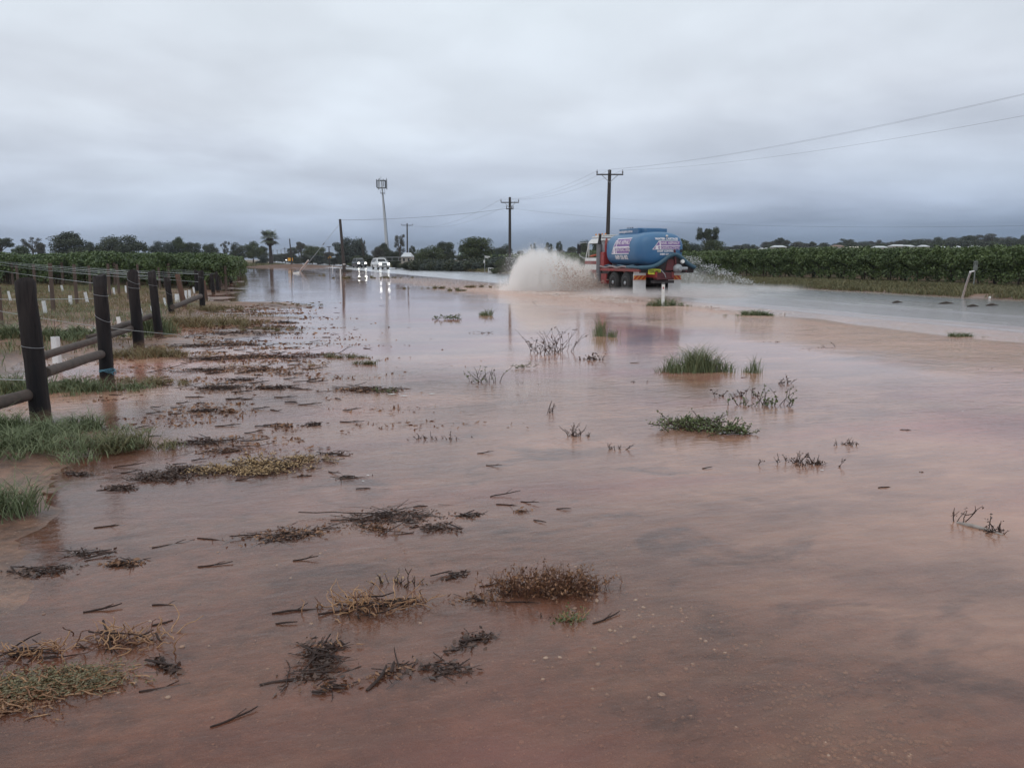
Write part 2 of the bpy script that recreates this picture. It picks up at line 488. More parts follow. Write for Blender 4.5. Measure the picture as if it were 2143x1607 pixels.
rot = g.n('ShaderNodeMapping', vector_type='POINT'); g.put(rot.inputs[0], oc); rot.inputs['Rotation'].default_value = (0, 0, R(-18))
rc = rot.outputs[0]
flow = g.vm('MULTIPLY', rc, (.35, 1.0, 1))
f1 = g.noise(flow, .9, 6, .6, .6); f2 = g.noise(g.vm('MULTIPLY', rc, (.5, 1.3, 1)), 3.0, 8, .66, 1.4)
mud = g.mix(g.maprange(f1, .36, .64), (.36, .19, .142), (.64, .345, .240))
mud = g.mix(g.maprange(f2, .45, .75, 0, .55), mud, (.66, .39, .265))
mud = g.mix(g.m('MULTIPLY', g.maprange(g.noise(flow, .55, 5, .55, .3), .50, .64), .75), mud, (.44, .165, .145))
mud = g.mix(g.m('MULTIPLY', tu, .55), mud, (.68, .40, .275))
fine = g.noise(g.vm('MULTIPLY', rc, (1, 1.6, 1)), 3.5, 8, .72, .5)
ff = g.m('MULTIPLY', fo, g.maprange(fine, .40, .62, 0, 1.0), clamp=True)
ff2 = g.m('MAXIMUM', ff, g.m('SUBTRACT', fo, .75), clamp=True)
mud = g.mix(g.m('MINIMUM', ff2, .9), mud, (.74, .63, .58))
mud = g.mix(g.m('MULTIPLY', g.maprange(g.noise(g.vm('MULTIPLY', rc, (.8, 1.2, 1)), 1.7, 8, .62, .8), .53, .64), g.m('MULTIPLY', g.attr('near_m'), .75)), mud, (.155, .098, .086))
# waves
calm = g.maprange(g.noise(rc, .13, 3, .5), .38, .62, .35, 1.0)
w1 = g.noise(g.vm('MULTIPLY', rc, (.8, 1.5, 1)), 1.3, 3, .5)
w2 = g.noise(g.vm('MULTIPLY', rc, (.75, 1.7, 1)), 6, 4, .55, .3)
w3 = g.noise(g.vm('MULTIPLY', rc, (.75, 1.5, 1)), 19, 5, .65, .5)
amp = g.m('ADD', calm, g.m('MULTIPLY', tu, 2.2))
amp = g.m('ADD', amp, g.m('MULTIPLY', ff2, 2.0))
amp = g.m('MULTIPLY', amp, g.m('SUBTRACT', 1.0, g.m('MULTIPLY', g.attr('still'), .70)))
h = g.m('MULTIPLY', g.m('ADD', g.m('ADD', g.m('MULTIPLY', w1, .010), g.m('MULTIPLY', w2, .0075)), g.m('MULTIPLY', w3, .0030)), amp)
bn = g.n('ShaderNodeBump'); bn.inputs['Distance'].default_value = 1.0; bn.inputs['Strength'].default_value = 1.0
g.put(bn.inputs['Height'], h)
nrm = bn.outputs[0]
fr = g.n('ShaderNodeFresnel'); fr.inputs['IOR'].default_value = 1.333; wm.node_tree.links.new(nrm, fr.inputs['Normal'])
gl = g.n('ShaderNodeBsdfGlossy'); g.put(gl.inputs['Roughness'], g.m('ADD', .012, g.m('MULTIPLY', g.attr('road_m'), .17))); wm.node_tree.links.new(nrm, gl.inputs['Normal'])
gl.inputs['Color'].default_value = (1, 1, 1, 1)
df = g.n('ShaderNodeBsdfDiffuse'); g.put(df.inputs['Color'], mud)
tr = g.n('ShaderNodeBsdfTransparent'); g.put(tr.inputs['Color'], (.88, .72, .62))
opq = g.m('SUBTRACT', 1.0, g.m('POWER', 2.718, g.m('MULTIPLY', g.m('MAXIMUM', dep, 0.0), -17.0)))
opq = g.m('ADD', g.m('MULTIPLY', opq, .97), .05, clamp=True)
opq = g.m('MULTIPLY', opq, g.maprange(f2, .3, .7, .86, 1.08), clamp=True)
opq = g.m('MAXIMUM', opq, ff2)
body = g.n('ShaderNodeMixShader'); g.put(body.inputs[0], opq)
wm.node_tree.links.new(tr.outputs[0], body.inputs[1]); wm.node_tree.links.new(df.outputs[0], body.inputs[2])
top = g.n('ShaderNodeMixShader'); g.put(top.inputs[0], g.m('MULTIPLY', fr.outputs[0], g.m('SUBTRACT', 1.0, g.m('MULTIPLY', ff2, .8))))
wm.node_tree.links.new(body.outputs[0], top.inputs[1]); wm.node_tree.links.new(gl.outputs[0], top.inputs[2])
out = g.n('ShaderNodeOutputMaterial'); wm.node_tree.links.new(top.outputs[0], out.inputs[0])
link('flood_water', np_mesh('flood_water', np.stack([WX, WY, WZ], -1).reshape(-1, 3), wq, wm, True,
     {'near_m': ((1 - ss(WS, 5, 9)) * (1 - ss(WT, 2.2, 4.2)) + .12).ravel(), 'road_m': road_m.ravel(), 'still': still.ravel(), 'depth': depth.ravel(), 'turb': turb.ravel(), 'foam': foam.ravel()}), label='brown muddy flood water lying over the road verge', kind='structure')

# ============================================================ fence line on the left
wood = mat('creosote_wood', (.015, .012, .013), (.058, .046, .043), 14, .8, .006, 30, stretch=(1, 1, .12), c3=(.012, .011, .013), spec=.25)
# silt left on the posts by the flood, and long drying cracks in the grain
_t = NT(wood.node_tree); _b = wood.node_tree.nodes['Principled BSDF']
_oc = _t.n('ShaderNodeTexCoord').outputs['Object']; _s = _t.n('ShaderNodeSeparateXYZ'); _t.put(_s.inputs[0], _oc)
_old = _b.inputs['Base Color'].links[0].from_socket
_cr = _t.maprange(_t.noise(_t.vm('MULTIPLY', _oc, (1, 1, .06)), 42, 4, .7), .56, .66)
_c = _t.mix(_t.m('MULTIPLY', _cr, .8), _old, (.006, .005, .006))
_md = _t.maprange(_t.m('ADD', _s.outputs[2], _t.m('MULTIPLY', _t.noise(_oc, 14, 4, .6), .16)), .12, .26, .75, 0, True)
_t.put(_b.inputs['Base Color'], _t.mix(_md, _c, (.13, .075, .052)))
_bp = _b.inputs['Normal'].links[0].from_node; _bp.inputs['Distance'].default_value = .012
wood2 = mat('red_wood', (.16, .075, .045), (.07, .045, .035), 12, .7, .004, 30, stretch=(1, 1, .15))  # leaning post's lit side put into its whole colour as a reddish tone
railm = mat('weathered_rail', (.105, .078, .064), (.055, .042, .037), 10, .8, .005, 40)
steel = mat('galvanised_wire', (.38, .39, .41), rough=.35, metal=.7)
twine = mat('blue_twine', (.12, .26, .34), rough=.8)
def log(mb, a, b, r, m, n=14, wob=.004):
    a, b = Vector(a), Vector(b); k = 7
    pts = [a.lerp(b, i / k) + Vector((rnd.uniform(-wob, wob), rnd.uniform(-wob, wob), rnd.uniform(-wob, wob) if abs((b - a).z) < .5 else 0)) for i in range(k + 1)]
    mb.tube(pts, [r * rnd.uniform(.95, 1.05) for _ in pts], m, n)
POSTS = []
plist = [(88, 885, 52, 590, .092, 'nearest thick dark fence post standing in green grass'),
         (226, 806, 208, 578, .082, 'second dark fence post with blue twine round its foot'),
         (291, 728, 277, 570, .092, 'third dark fence post, thick, between the two log rails'),
         (333, 706, 317, 569, .08, 'fourth dark fence post, beside the tall green weeds'),
         (360, 660, 349, 582, .08, 'fifth fence post, thin and leaning, in straw grass'),
         (388, 650, 371, 575, .078, 'leaning fence post coloured reddish for its lit side'),
         (424, 648, 420, 568, .085, 'upright fence post at the end of the farthest log rail'),
         (413, 615, 410, 566, .09, 'fence post behind the upright one in the vine headland'),
         (432, 631, 426, 588, .07, 'short reddish leaning stake beside the row of posts'),
         (447, 617, 442, 573, .08, 'first of the close group of posts before the old vines'),
         (457, 613, 452, 570, .08, 'second of the close group of posts before the old vines'),
         (475, 600, 472, 560, .09, 'slim post standing against the edge of the old vines'),
         (484, 596, 482, 558, .09, 'last post of the line, at the corner of the old vines')]
for i, (bx, by, tx, ty, r, lab) in enumerate(plist):
    p = gp(bx, by, 0)
    top = dp(tx, ty, p.y - .02)
    ax = top - p
    o = empty('fence_post', (p.x, p.y, 0), 0, lab, 'fence post', 'posts of the vineyard fence line')
    mb = MB(); n = 16 if i < 5 else 10
    k = 9; pts = []; rr = []
    for j in range(k + 1):
        f = j / k
        pts.append(ax * f + Vector((rnd.uniform(-.004, .004), rnd.uniform(-.004, .004), 0)) + (Vector((0, 0, -.35)) if j == 0 else Vector()))
        rr.append(r * (1.06 - .08 * f) * rnd.uniform(.975, 1.025))
    pts.append(ax * 1.004); rr.append(r * .86)
    mb.tube(pts, rr, wood2 if i in (5, 8) else wood, n)
    mb.build('post', o)
    POSTS.append((p, ax, r))
    # twists of wire round the post
    nw = {0: [(.55, 0)], 1: [(.83, 0), (.62, 1)], 2: [(.88, 1), (.8, 0)], 3: [(.8, 0)], 4: [(.6, 1)]}.get(i, [(.85, 0)] if i < 8 else [])
    for (f, sl) in nw:
        mw = MB(); pts = []
        for j in range(17):
            th = 6.283 * j / 16
            c = ax * f
            pts.append(c + Vector((math.cos(th) * (r + .004), math.sin(th) * (r + .004), math.cos(th) * (-.05 if sl else -.015))))
        mw.tube(pts, .0026, steel, 5, False)
        mw.build('wire_loop', o)
    if i == 1:
        mt = MB(); pts = []
        for j in range(60):
            th = 6.283 * j / 13
            pts.append(ax * .13 + Vector((math.cos(th) * (r + .008), math.sin(th) * (r + .008), .02 * math.sin(j * .9) + j * .0004)))
        pts += [ax * .13 + Vector((r + .02 + .03 * math.sin(q), -.03, .04 * math.cos(q))) for q in np.linspace(0, 5, 9)]
        mt.tube(pts, .005, twine, 5, False); mt.build('twine', o)
def rail(a, b, r, lab):
    mb = MB(); a, b = gp(*a), gp(*b); c = (a + b) / 2
    log(mb, a - c, b - c, r, railm); mb.build('log_rail', None, c, label=lab, cat='rail', group='log brace rails between the fence posts')
rail((-230, 905, .26), (74, 822, .30), .058, 'nearest log rail, entering from the left edge into the first post')
rail((96, 779, .47), (211, 741, .42), .052, 'log rail between the first and second fence posts')
rail((84, 747, .36), (281, 686, .36), .052, 'long log rail passing behind the second post to the third')
rail((229, 690, .42), (321, 660, .42), .055, 'log rail running to the fourth fence post')
rail((362, 643, .36), (420, 620, .5), .07, 'farthest log rail, rising to the upright post')
rail((182, 706, .2), (240, 694, .26), .04, 'thin short log lying low behind the second post')

# posts inside the young vines, with the top wires
ypost = mat('brown_stake', (.085, .058, .048), (.13, .09, .07), 10, .8, .004, 30, stretch=(1, 1, .15))
yl = [(112, 650, 551), (161, 633, 553), (230, 621, 552), (75, 616, 553), (249, 615, 553), (292, 608, 553), (3, 684, 600), (40, 612, 556), (190, 611, 556), (335, 606, 560), (270, 627, 590)]
for i, (bx, by, ty) in enumerate(yl):
    p = gp(bx, by, 0); z0 = g1(p.x, p.y); p = gp(bx, by, z0)
    topz = min(max(dp(bx, ty, p.y).z, .7), 1.9)
    mb = MB(); mb.tube([(0, 0, -.2), (0, 0, (topz - z0) * .5), (rnd.uniform(-.03, .03), 0, topz - z0)], [.062, .058, .055], ypost, 8)
    mb.build('trellis_post', None, (p.x, p.y, z0), label='brown trellis post standing among the young vines, left field', cat='trellis post', group='trellis posts in the young vine block')
wiremat = mat('trellis_wire', (.42, .46, .46), rough=.4, metal=.4)
RD = Vector((-.6, .8, 0)).normalized()
def wire(a, b, r, sag, lab, name='trellis_wire', cat='wire', group=None, m=wiremat, n=14):
    mb = MB(); a, b = Vector(a), Vector(b); c = (a + b) / 2
    pts = []
    for i in range(n + 1):
        f = i / n; q = a.lerp(b, f); q.z -= sag * 4 * f * (1 - f); pts.append(q - c)
    mb.tube(pts, r, m, 5, False)
    return mb.build(name, None, c, label=lab, cat=cat, group=group)
for i in range(1, 13):
    p, ax, r = POSTS[i]
    a = p + ax * .93; L = 30 if i < 7 else 22
    wire(a, a + RD * L + Vector((0, 0, .16)), .0026 + .0004 * i, .05, 'galvanised trellis wire running left from a fence post top', group='top wires of the young vine trellis')
wire(POSTS[1][0] + POSTS[1][1] * .80, gp(-140, 630, 1.0) + Vector((0, 0, .05)), .0035, .02, 'lower wire from the second fence post towards the left edge')
wire(POSTS[0][0] + POSTS[0][1] * .31, gp(-260, 770, .5), .0038, .03, 'low wire looped on the first fence post running off left')
wire(gp(-60, 640, .95), gp(290, 720, .35) + Vector((0, 1.5, 0)), .0038, .05, 'slack low wire crossing behind the second post')
for i, k in enumerate((2, 3, 5, 7)):
    p, ax, r = POSTS[k]; a = p + ax * .98
    wire(a, a + RD * 38 + Vector((0, 0, .22)), .0042, .02, 'upper trellis wire at eye height over the young vines', group='upper wires of the young vine trellis')

tubem = mat('white_plastic', (.80, .81, .82), (.70, .71, .70), 9, .45)
tl = [(120, 702, 760, .0), (199, 683, 708, -.03), (253, 661, 692, -.12), (95, 628, 653, -.12), (148, 617, 641, .03), (183, 610, 632, -.15), (22, 608, 628, -.14),
      (105, 596, 614, .0), (132, 596, 610, -.2), (239, 601, 616, -.03), (264, 597, 612, .0), (297, 644, 662, -.1), (318, 639, 652, -.05), (347, 622, 641, -.12),
      (371, 614, 635, .04), (389, 607, 626, .05), (397, 606, 624, .03), (407, 600, 613, -.15)]
tlab = ['largest white vine guard tube, beside the first fence post', 'white guard tube half hidden by the second fence post', 'tilted white guard tube right of the second fence post',
        'white guard tube just right of the first post, upper', 'upright white guard tube in straw, middle of the young block', 'leaning white guard tube left of the second post top',
        'leftmost white guard tube, leaning, left of the first post', 'white guard tube by a brown trellis post, back row', 'strongly leaning white guard tube, back row',
        'white guard tube at the back, right of the second post', 'slim white guard tube at the back before the third post', 'white guard tube peeping out right of the third post',
        'small white guard tube by the foot of the fourth post', 'white guard tube left of the fifth post', 'broad white guard tube left of the reddish post', 'white guard tube right of the reddish post',
        'slim white guard tube left of the upright post', 'farthest small white guard tube before the old vines']
for (cx, y0, y1, ln), lab in zip(tl, tlab):
    p = gp(cx, y1, 0); z0 = max(g1(p.x, p.y), 0); p = gp(cx, y1, z0)
    h = dp(cx, y0, p.y).z - z0; wd = h * .115 if cx != 371 else h * .17
    o = empty('vine_guard', (p.x, p.y, z0 - .02), rnd.uniform(0, 1), lab, 'plant guard', 'white vine guard tubes')
    o.rotation_euler = (0, ln, rnd.uniform(0, 1.5))
    mb = MB()
    ring = lambda z, w_: [(w_ * a, w_ * b, z) for a, b in ((1, .85), (.85, 1), (-.85, 1), (-1, .85), (-1, -.85), (-.85, -1), (.85, -1), (1, -.85))]
    vs = ring(0, wd) + ring(h, wd * .96) + ring(h, wd * .86) + ring(h * .5, wd * .86)
    fs = [(k * 8 + j, k * 8 + (j + 1) % 8, (k + 1) * 8 + (j + 1) % 8, (k + 1) * 8 + j) for k in range(3) for j in range(8)] + [list(range(24, 32))]
    mb.add(vs, fs, tubem); mb.build('tube', o)
    ms = MB(); ms.tube([(0, 0, 0), (0, 0, h * 1.25), (.02, 0, h * (1.5 + rnd.random() * .5))], [.006, .005, .003], ypost, 5); ms.build('cane', o)

# ============================================================ vineyards
vine_leaf = mat('vine_leaf', (.070, .108, .032), (.036, .060, .022), 1.3, .55, tint=(.155, .205, .068))
vine_leaf_l = mat('vine_leaf_left', (.068, .108, .036), (.036, .064, .025), 1.3, .5, tint=(.160, .215, .072))
bark = mat('bark', (.055, .042, .034), (.09, .072, .058), 9, .9)
def vine_seg(name, L, n, size, seed, top=2.0, m=None):
    r = np.random.RandomState(seed)
    x = r.rand(n) * L
    ph = r.rand(8) * 6.28
    lump = .5 + .5 * np.sin(x * 6.283 * 7 / L + ph[0]) * .5 + .25 * np.sin(x * 6.283 * 11 / L + ph[1]) + .2 * np.sin(x * 6.283 * 3 / L + ph[2])
    wd = .62 + .28 * lump
    tp = top - .18 + .22 * lump
    bot = .95 - .3 * np.sin(x * 6.283 * 5 / L + ph[3]) * .7
    th = r.rand(n) * 2 * math.pi
    rad = np.power(r.rand(n), .28)
    sh_ = top - 2.0; y = np.cos(th) * wd * rad
    zc_ = (tp + bot) / 2; z = zc_ + np.sin(th) * (tp - bot) / 2 * rad
    # shoots: some stick up out of the top, some hang down the sides
    k = int(n * .16); j = r.randint(0, n, k); z[j] = tp[j] + r.rand(k) ** 2 * .24; y[j] *= .5
    k = int(n * .12); j = r.randint(0, n, k); z[j] = bot[j] - r.rand(k) * .55; y[j] = np.sign(y[j]) * wd[j] * (.7 + .2 * r.rand(k))
    P = np.stack([x, y, z], 1)
    return leaf_mesh(name, P, size * (.6 + .8 * r.rand(n)), m or vine_leaf, up=.5, aspect=1.15, seed=seed, tint=np.clip(r.rand(n) * .35 + (vnoise(x * 2.2, z * 2.6 + seed) - .25) * .7 , 0, 1))
SEG = 12.0
VS = {('R', 0): [vine_seg('vine_foliage', SEG, 30000, .085, 100 + i, 1.85) for i in range(5)],
      ('R', 1): [vine_seg('vine_foliage', SEG, 10000, .128, 110 + i, 1.85) for i in range(3)],
      ('R', 2): [vine_seg('vine_foliage', SEG, 3000, .22, 120 + i, 1.85) for i in range(2)],
      ('L', 0): [vine_seg('vine_foliage', SEG, 24000, .085, 130 + i, 1.95, vine_leaf_l) for i in range(4)],
      ('L', 1): [vine_seg('vine_foliage', SEG, 9500, .125, 140 + i, 1.95, vine_leaf_l) for i in range(2)],
      ('L', 2): [vine_seg('vine_foliage', SEG, 2800, .22, 150 + i, 1.95, vine_leaf_l) for i in range(2)]}
def trunks_mesh(L, n, h, r0, rail_=True):
    mb = MB()
    for i in range(n):
        x = (i + .5) * L / n + rnd.uniform(-.15, .15)
        mb.tube([(x, 0, -.2), (x + rnd.uniform(-.06, .06), rnd.uniform(-.05, .05), h * .5), (x + rnd.uniform(-.1, .1), 0, h)], [r0, r0 * .8, r0 * .9], bark, 6)
    if rail_: mb.tube([(0, 0, h), (L, 0, h)], .03, bark, 5)
    return mb.mesh('vine_trunks')
TRK = trunks_mesh(SEG, 6, 1.15, .05)
pm = MB(); pm.tube([(0, 0, -.3), (0, 0, 1.0), (0, 0, 1.55)], [.085, .08, .08], wood, 8); PST = pm.mesh('post')
pm = MB(); pm.tube([(0, 0, -.3), (0, 0, .9), (0, 0, 1.3)], [.075, .07, .07], ypost, 8); PSTL = pm.mesh('post')
def inframe(x, y, m=.06):
    return y > 3 and abs(x / y) < .637 + m
def vine_row(start, ang, nseg, side, lab, group, frontposts=True, maxd=260, reg=None):
    """a row of vines set out segment by segment from start along ang"""
    d = Vector((math.cos(ang), math.sin(ang), 0)); row = None
    for k in range(nseg):
        a = start + d * SEG * k; b = a + d * SEG
        if not (inframe(a.x, a.y) or inframe(b.x, b.y)): continue
        D = min(a.y, b.y)
        if D > maxd: break
        if row is None:
            row = empty('vine_row', (a.x, a.y, g1(a.x, a.y)), ang, lab, 'vine row', group); org = row.location.copy()
        lod = 0 if D < 62 else (1 if D < 120 else 2)
        za, zb = g1(a.x, a.y), g1(b.x, b.y)
        off = (a - Vector((org.x, org.y, 0))); lx = Vector((off.x, off.y, 0)).dot(d)
        f = link('foliage', VS[(side, lod)][rnd.randrange(len(VS[(side, lod)]))], row, (lx, 0, (za + zb) / 2 - org.z))
        f.scale = (1, 1 if rnd.random() < .5 else -1, rnd.uniform(.93, 1.07) * (.82 if side == 'L' else 1.03))
        if lod < 2:
            link('trunk', TRK, row, (lx, 0, (za + zb) / 2 - org.z))
        if lod == 0 or (lod == 1 and k == 0):
            for q in range(2):
                link('post', PST if side == 'R' else PSTL, row, (lx + .2 + q * 6, -.25 if q else 0, za - org.z))
    return row
# right block: rows run beside the road
angR = math.atan2(SDR[1], SDR[0])
for j in range(30):
    t0 = 35.6 + j * 3.1
    x, y = xy(t0, -6 + rnd.uniform(-1, 1))
    lab = 'front vine row beyond the road, with dark posts and hanging shoots' if j == 0 else 'trellised vine row behind the front one, right of the road'
    vine_row(Vector((x, y, 0)), angR, 11 if j else 9, 'R', lab, 'vine rows right of the road' if j else None, maxd=175)
# left block: rows run away to the left, their near ends form the block's face
angL = math.atan2(.8, -.6)
for j in range(17):
    a = Vector((-14.6, 41.5, 0)) + Vector((-.965, .26, 0)) * 3.4 * j
    vine_row(a, angL, 12, 'L', ['vine row at the right corner of the left block face', 'second vine row from the right corner of the left block', 'third vine row from the right corner of the left block', 'fourth vine row from the right corner of the left block'][j] if j < 4 else 'old vine row ending at the face of the left block', 'vine rows of the left block, front ends', maxd=230)
for j in range(30):
    x, y = xy(-1.2 + 1.3 * min(1, j / 8), 45 + j * 5.0)
    vine_row(Vector((x, y, 0)), angL, 3, 'L', 'old vine row ending beside the flooded verge', 'vine rows of the left block, ends by the water', maxd=215)

# ============================================================ trees
def euc_leaf(name, a, b, c): return mat(name, a, b, .35, .7, tint=c)
LM = [euc_leaf('gum_leaf', (.040, .052, .030), (.022, .030, .020), (.075, .088, .048)),
      euc_leaf('grey_gum_leaf', (.070, .068, .055), (.040, .042, .036), (.11, .105, .08)),
      euc_leaf('green_tree_leaf', (.050, .070, .028), (.030, .044, .020), (.095, .118, .045)),
      euc_leaf('bluegreen_leaf', (.050, .066, .056), (.032, .045, .040), (.080, .100, .082))]
def tree_arch(seed, n, kind):
    """unit tree: height 1, spread 1. returns crown mesh points and trunk MB"""
    r = np.random.RandomState(seed); rr = random.Random(seed)
    blobs = []; mb = MB()
    top0 = .22 if kind in ('round', 'bush') else .42
    if kind == 'bush': top0 = .05
    mb.tube([(0, 0, -.06), (rr.uniform(-.02, .02), 0, .15), (rr.uniform(-.04, .04), rr.uniform(-.03, .03), top0 + .1)], [.034, .026, .02], bark, 7)
    nb = {'round': 26, 'spread': 26, 'tall': 17, 'sparse': 14, 'bush': 15, 'umbrella': 20}[kind]
    for i in range(nb):
        th = rr.uniform(0, 6.283)
        if kind == 'round': z = rr.uniform(.17, .88); rad = .36 * math.sin(math.pi * (1 - (z - .12) / .95)) ** .6 * rr.uniform(.5, 1.05); s = rr.uniform(.14, .21)
        elif kind == 'spread': z = rr.uniform(.30, .88); rad = .42 * rr.uniform(.1, 1.0) * (1.1 - abs(z - .5)); s = rr.uniform(.12, .19)
        elif kind == 'tall': z = .25 + .7 * i / nb; rad = .26 * rr.uniform(.2, 1); s = rr.uniform(.10, .16)
        elif kind == 'sparse': z = rr.uniform(.38, .93); rad = .34 * rr.uniform(.3, 1); s = rr.uniform(.06, .12)
        elif kind == 'bush': z = rr.uniform(.15, .78); rad = .40 * rr.uniform(.1, 1) * (1.15 - z); s = rr.uniform(.14, .22)
        else: z = rr.uniform(.68, .92); rad = .42 * rr.uniform(.1, 1); s = rr.uniform(.08, .13)
        if kind in ('round', 'spread', 'bush'): z -= .5 * max(0, z - .3) * (rad / .36) ** 2 if kind != 'bush' else .3 * max(0, z - .2) * (rad / .3) ** 2
        c = (math.cos(th) * rad, math.sin(th) * rad, z); blobs.append((c, s))
        if kind != 'bush' or i < 4:
            mb.tube([(0, 0, top0 * rr.uniform(.6, 1.1)), (c[0] * .45, c[1] * .45, top0 + (z - top0) * .55), c], [.016, .010, .004], bark, 5, False)
    wgt = np.array([s ** 2 for _, s in blobs]); wgt /= wgt.sum()
    ch = r.choice(len(blobs), n, p=wgt)
    C = np.array([b[0] for b in blobs])[ch]; Sz = np.array([b[1] for b in blobs])[ch]
    d = r.normal(size=(n, 3)); d /= np.linalg.norm(d, axis=1)[:, None]
    rad = np.power(r.rand(n), .45)[:, None]
    fuzz = 1 + .35 * (vnoise(d[:, 0] * 3 + ch, d[:, 1] * 3 + ch) - .5)[:, None]
    P = C + d * rad * Sz[:, None] * fuzz * np.array([1.15, 1.15, .82])
    if kind == 'sparse': P = P[r.rand(len(P)) < .8]
    tint = np.clip(r.rand(len(P)) * .6 + (r.rand(len(blobs))[ch[:len(P)]]) * .4, 0, 1)
    return P, tint, mb.mesh('trunk')
ARCH = {}
for kind, n, sz in (('round', 12000, .022), ('spread', 11500, .021), ('tall', 7000, .022), ('sparse', 4200, .017), ('bush', 8000, .027), ('umbrella', 6000, .021)):
    ARCH[kind] = []
    for v in range(3 if kind in ('round', 'bush', 'spread') else 2):
        P, tint, tm = tree_arch(len(ARCH) * 17 + v * 5 + 3, n, kind)
        ARCH[kind].append([leaf_mesh('crown', P, sz * (.6 + .8 * np.random.RandomState(v).rand(len(P))), LM[k], up=.3, aspect=1.5, tint=tint, seed=v + 3) for k in range(4)] + [tm])
def tree(px, top, wpx, D, kind, lm, lab, group, name='gum_tree', cat='tree', base=None):
    pt = dp(px, top, D); z0 = g1(pt.x, pt.y) if base is None else base
    h = max(pt.z - z0, .8); wd = wpx * D / FPX
    v = ARCH[kind][rnd.randrange(len(ARCH[kind]))]
    o = empty(name, (pt.x, pt.y, z0), rnd.uniform(0, 6.28), lab, cat, group)
    cr = link('crown', v[lm], o); tk = link('trunk', v[4], o)
    wf = {'round': .82, 'spread': .95, 'tall': .62, 'sparse': .76, 'bush': .9, 'umbrella': .92}[kind]
    for q in (cr, tk): q.scale = (wd / wf, wd / wf, h)
    return o
GL, GM_, GR = 'trees on the skyline behind the left vineyard', 'trees and shrubs beyond the flooded road', 'trees along the low hill on the right'
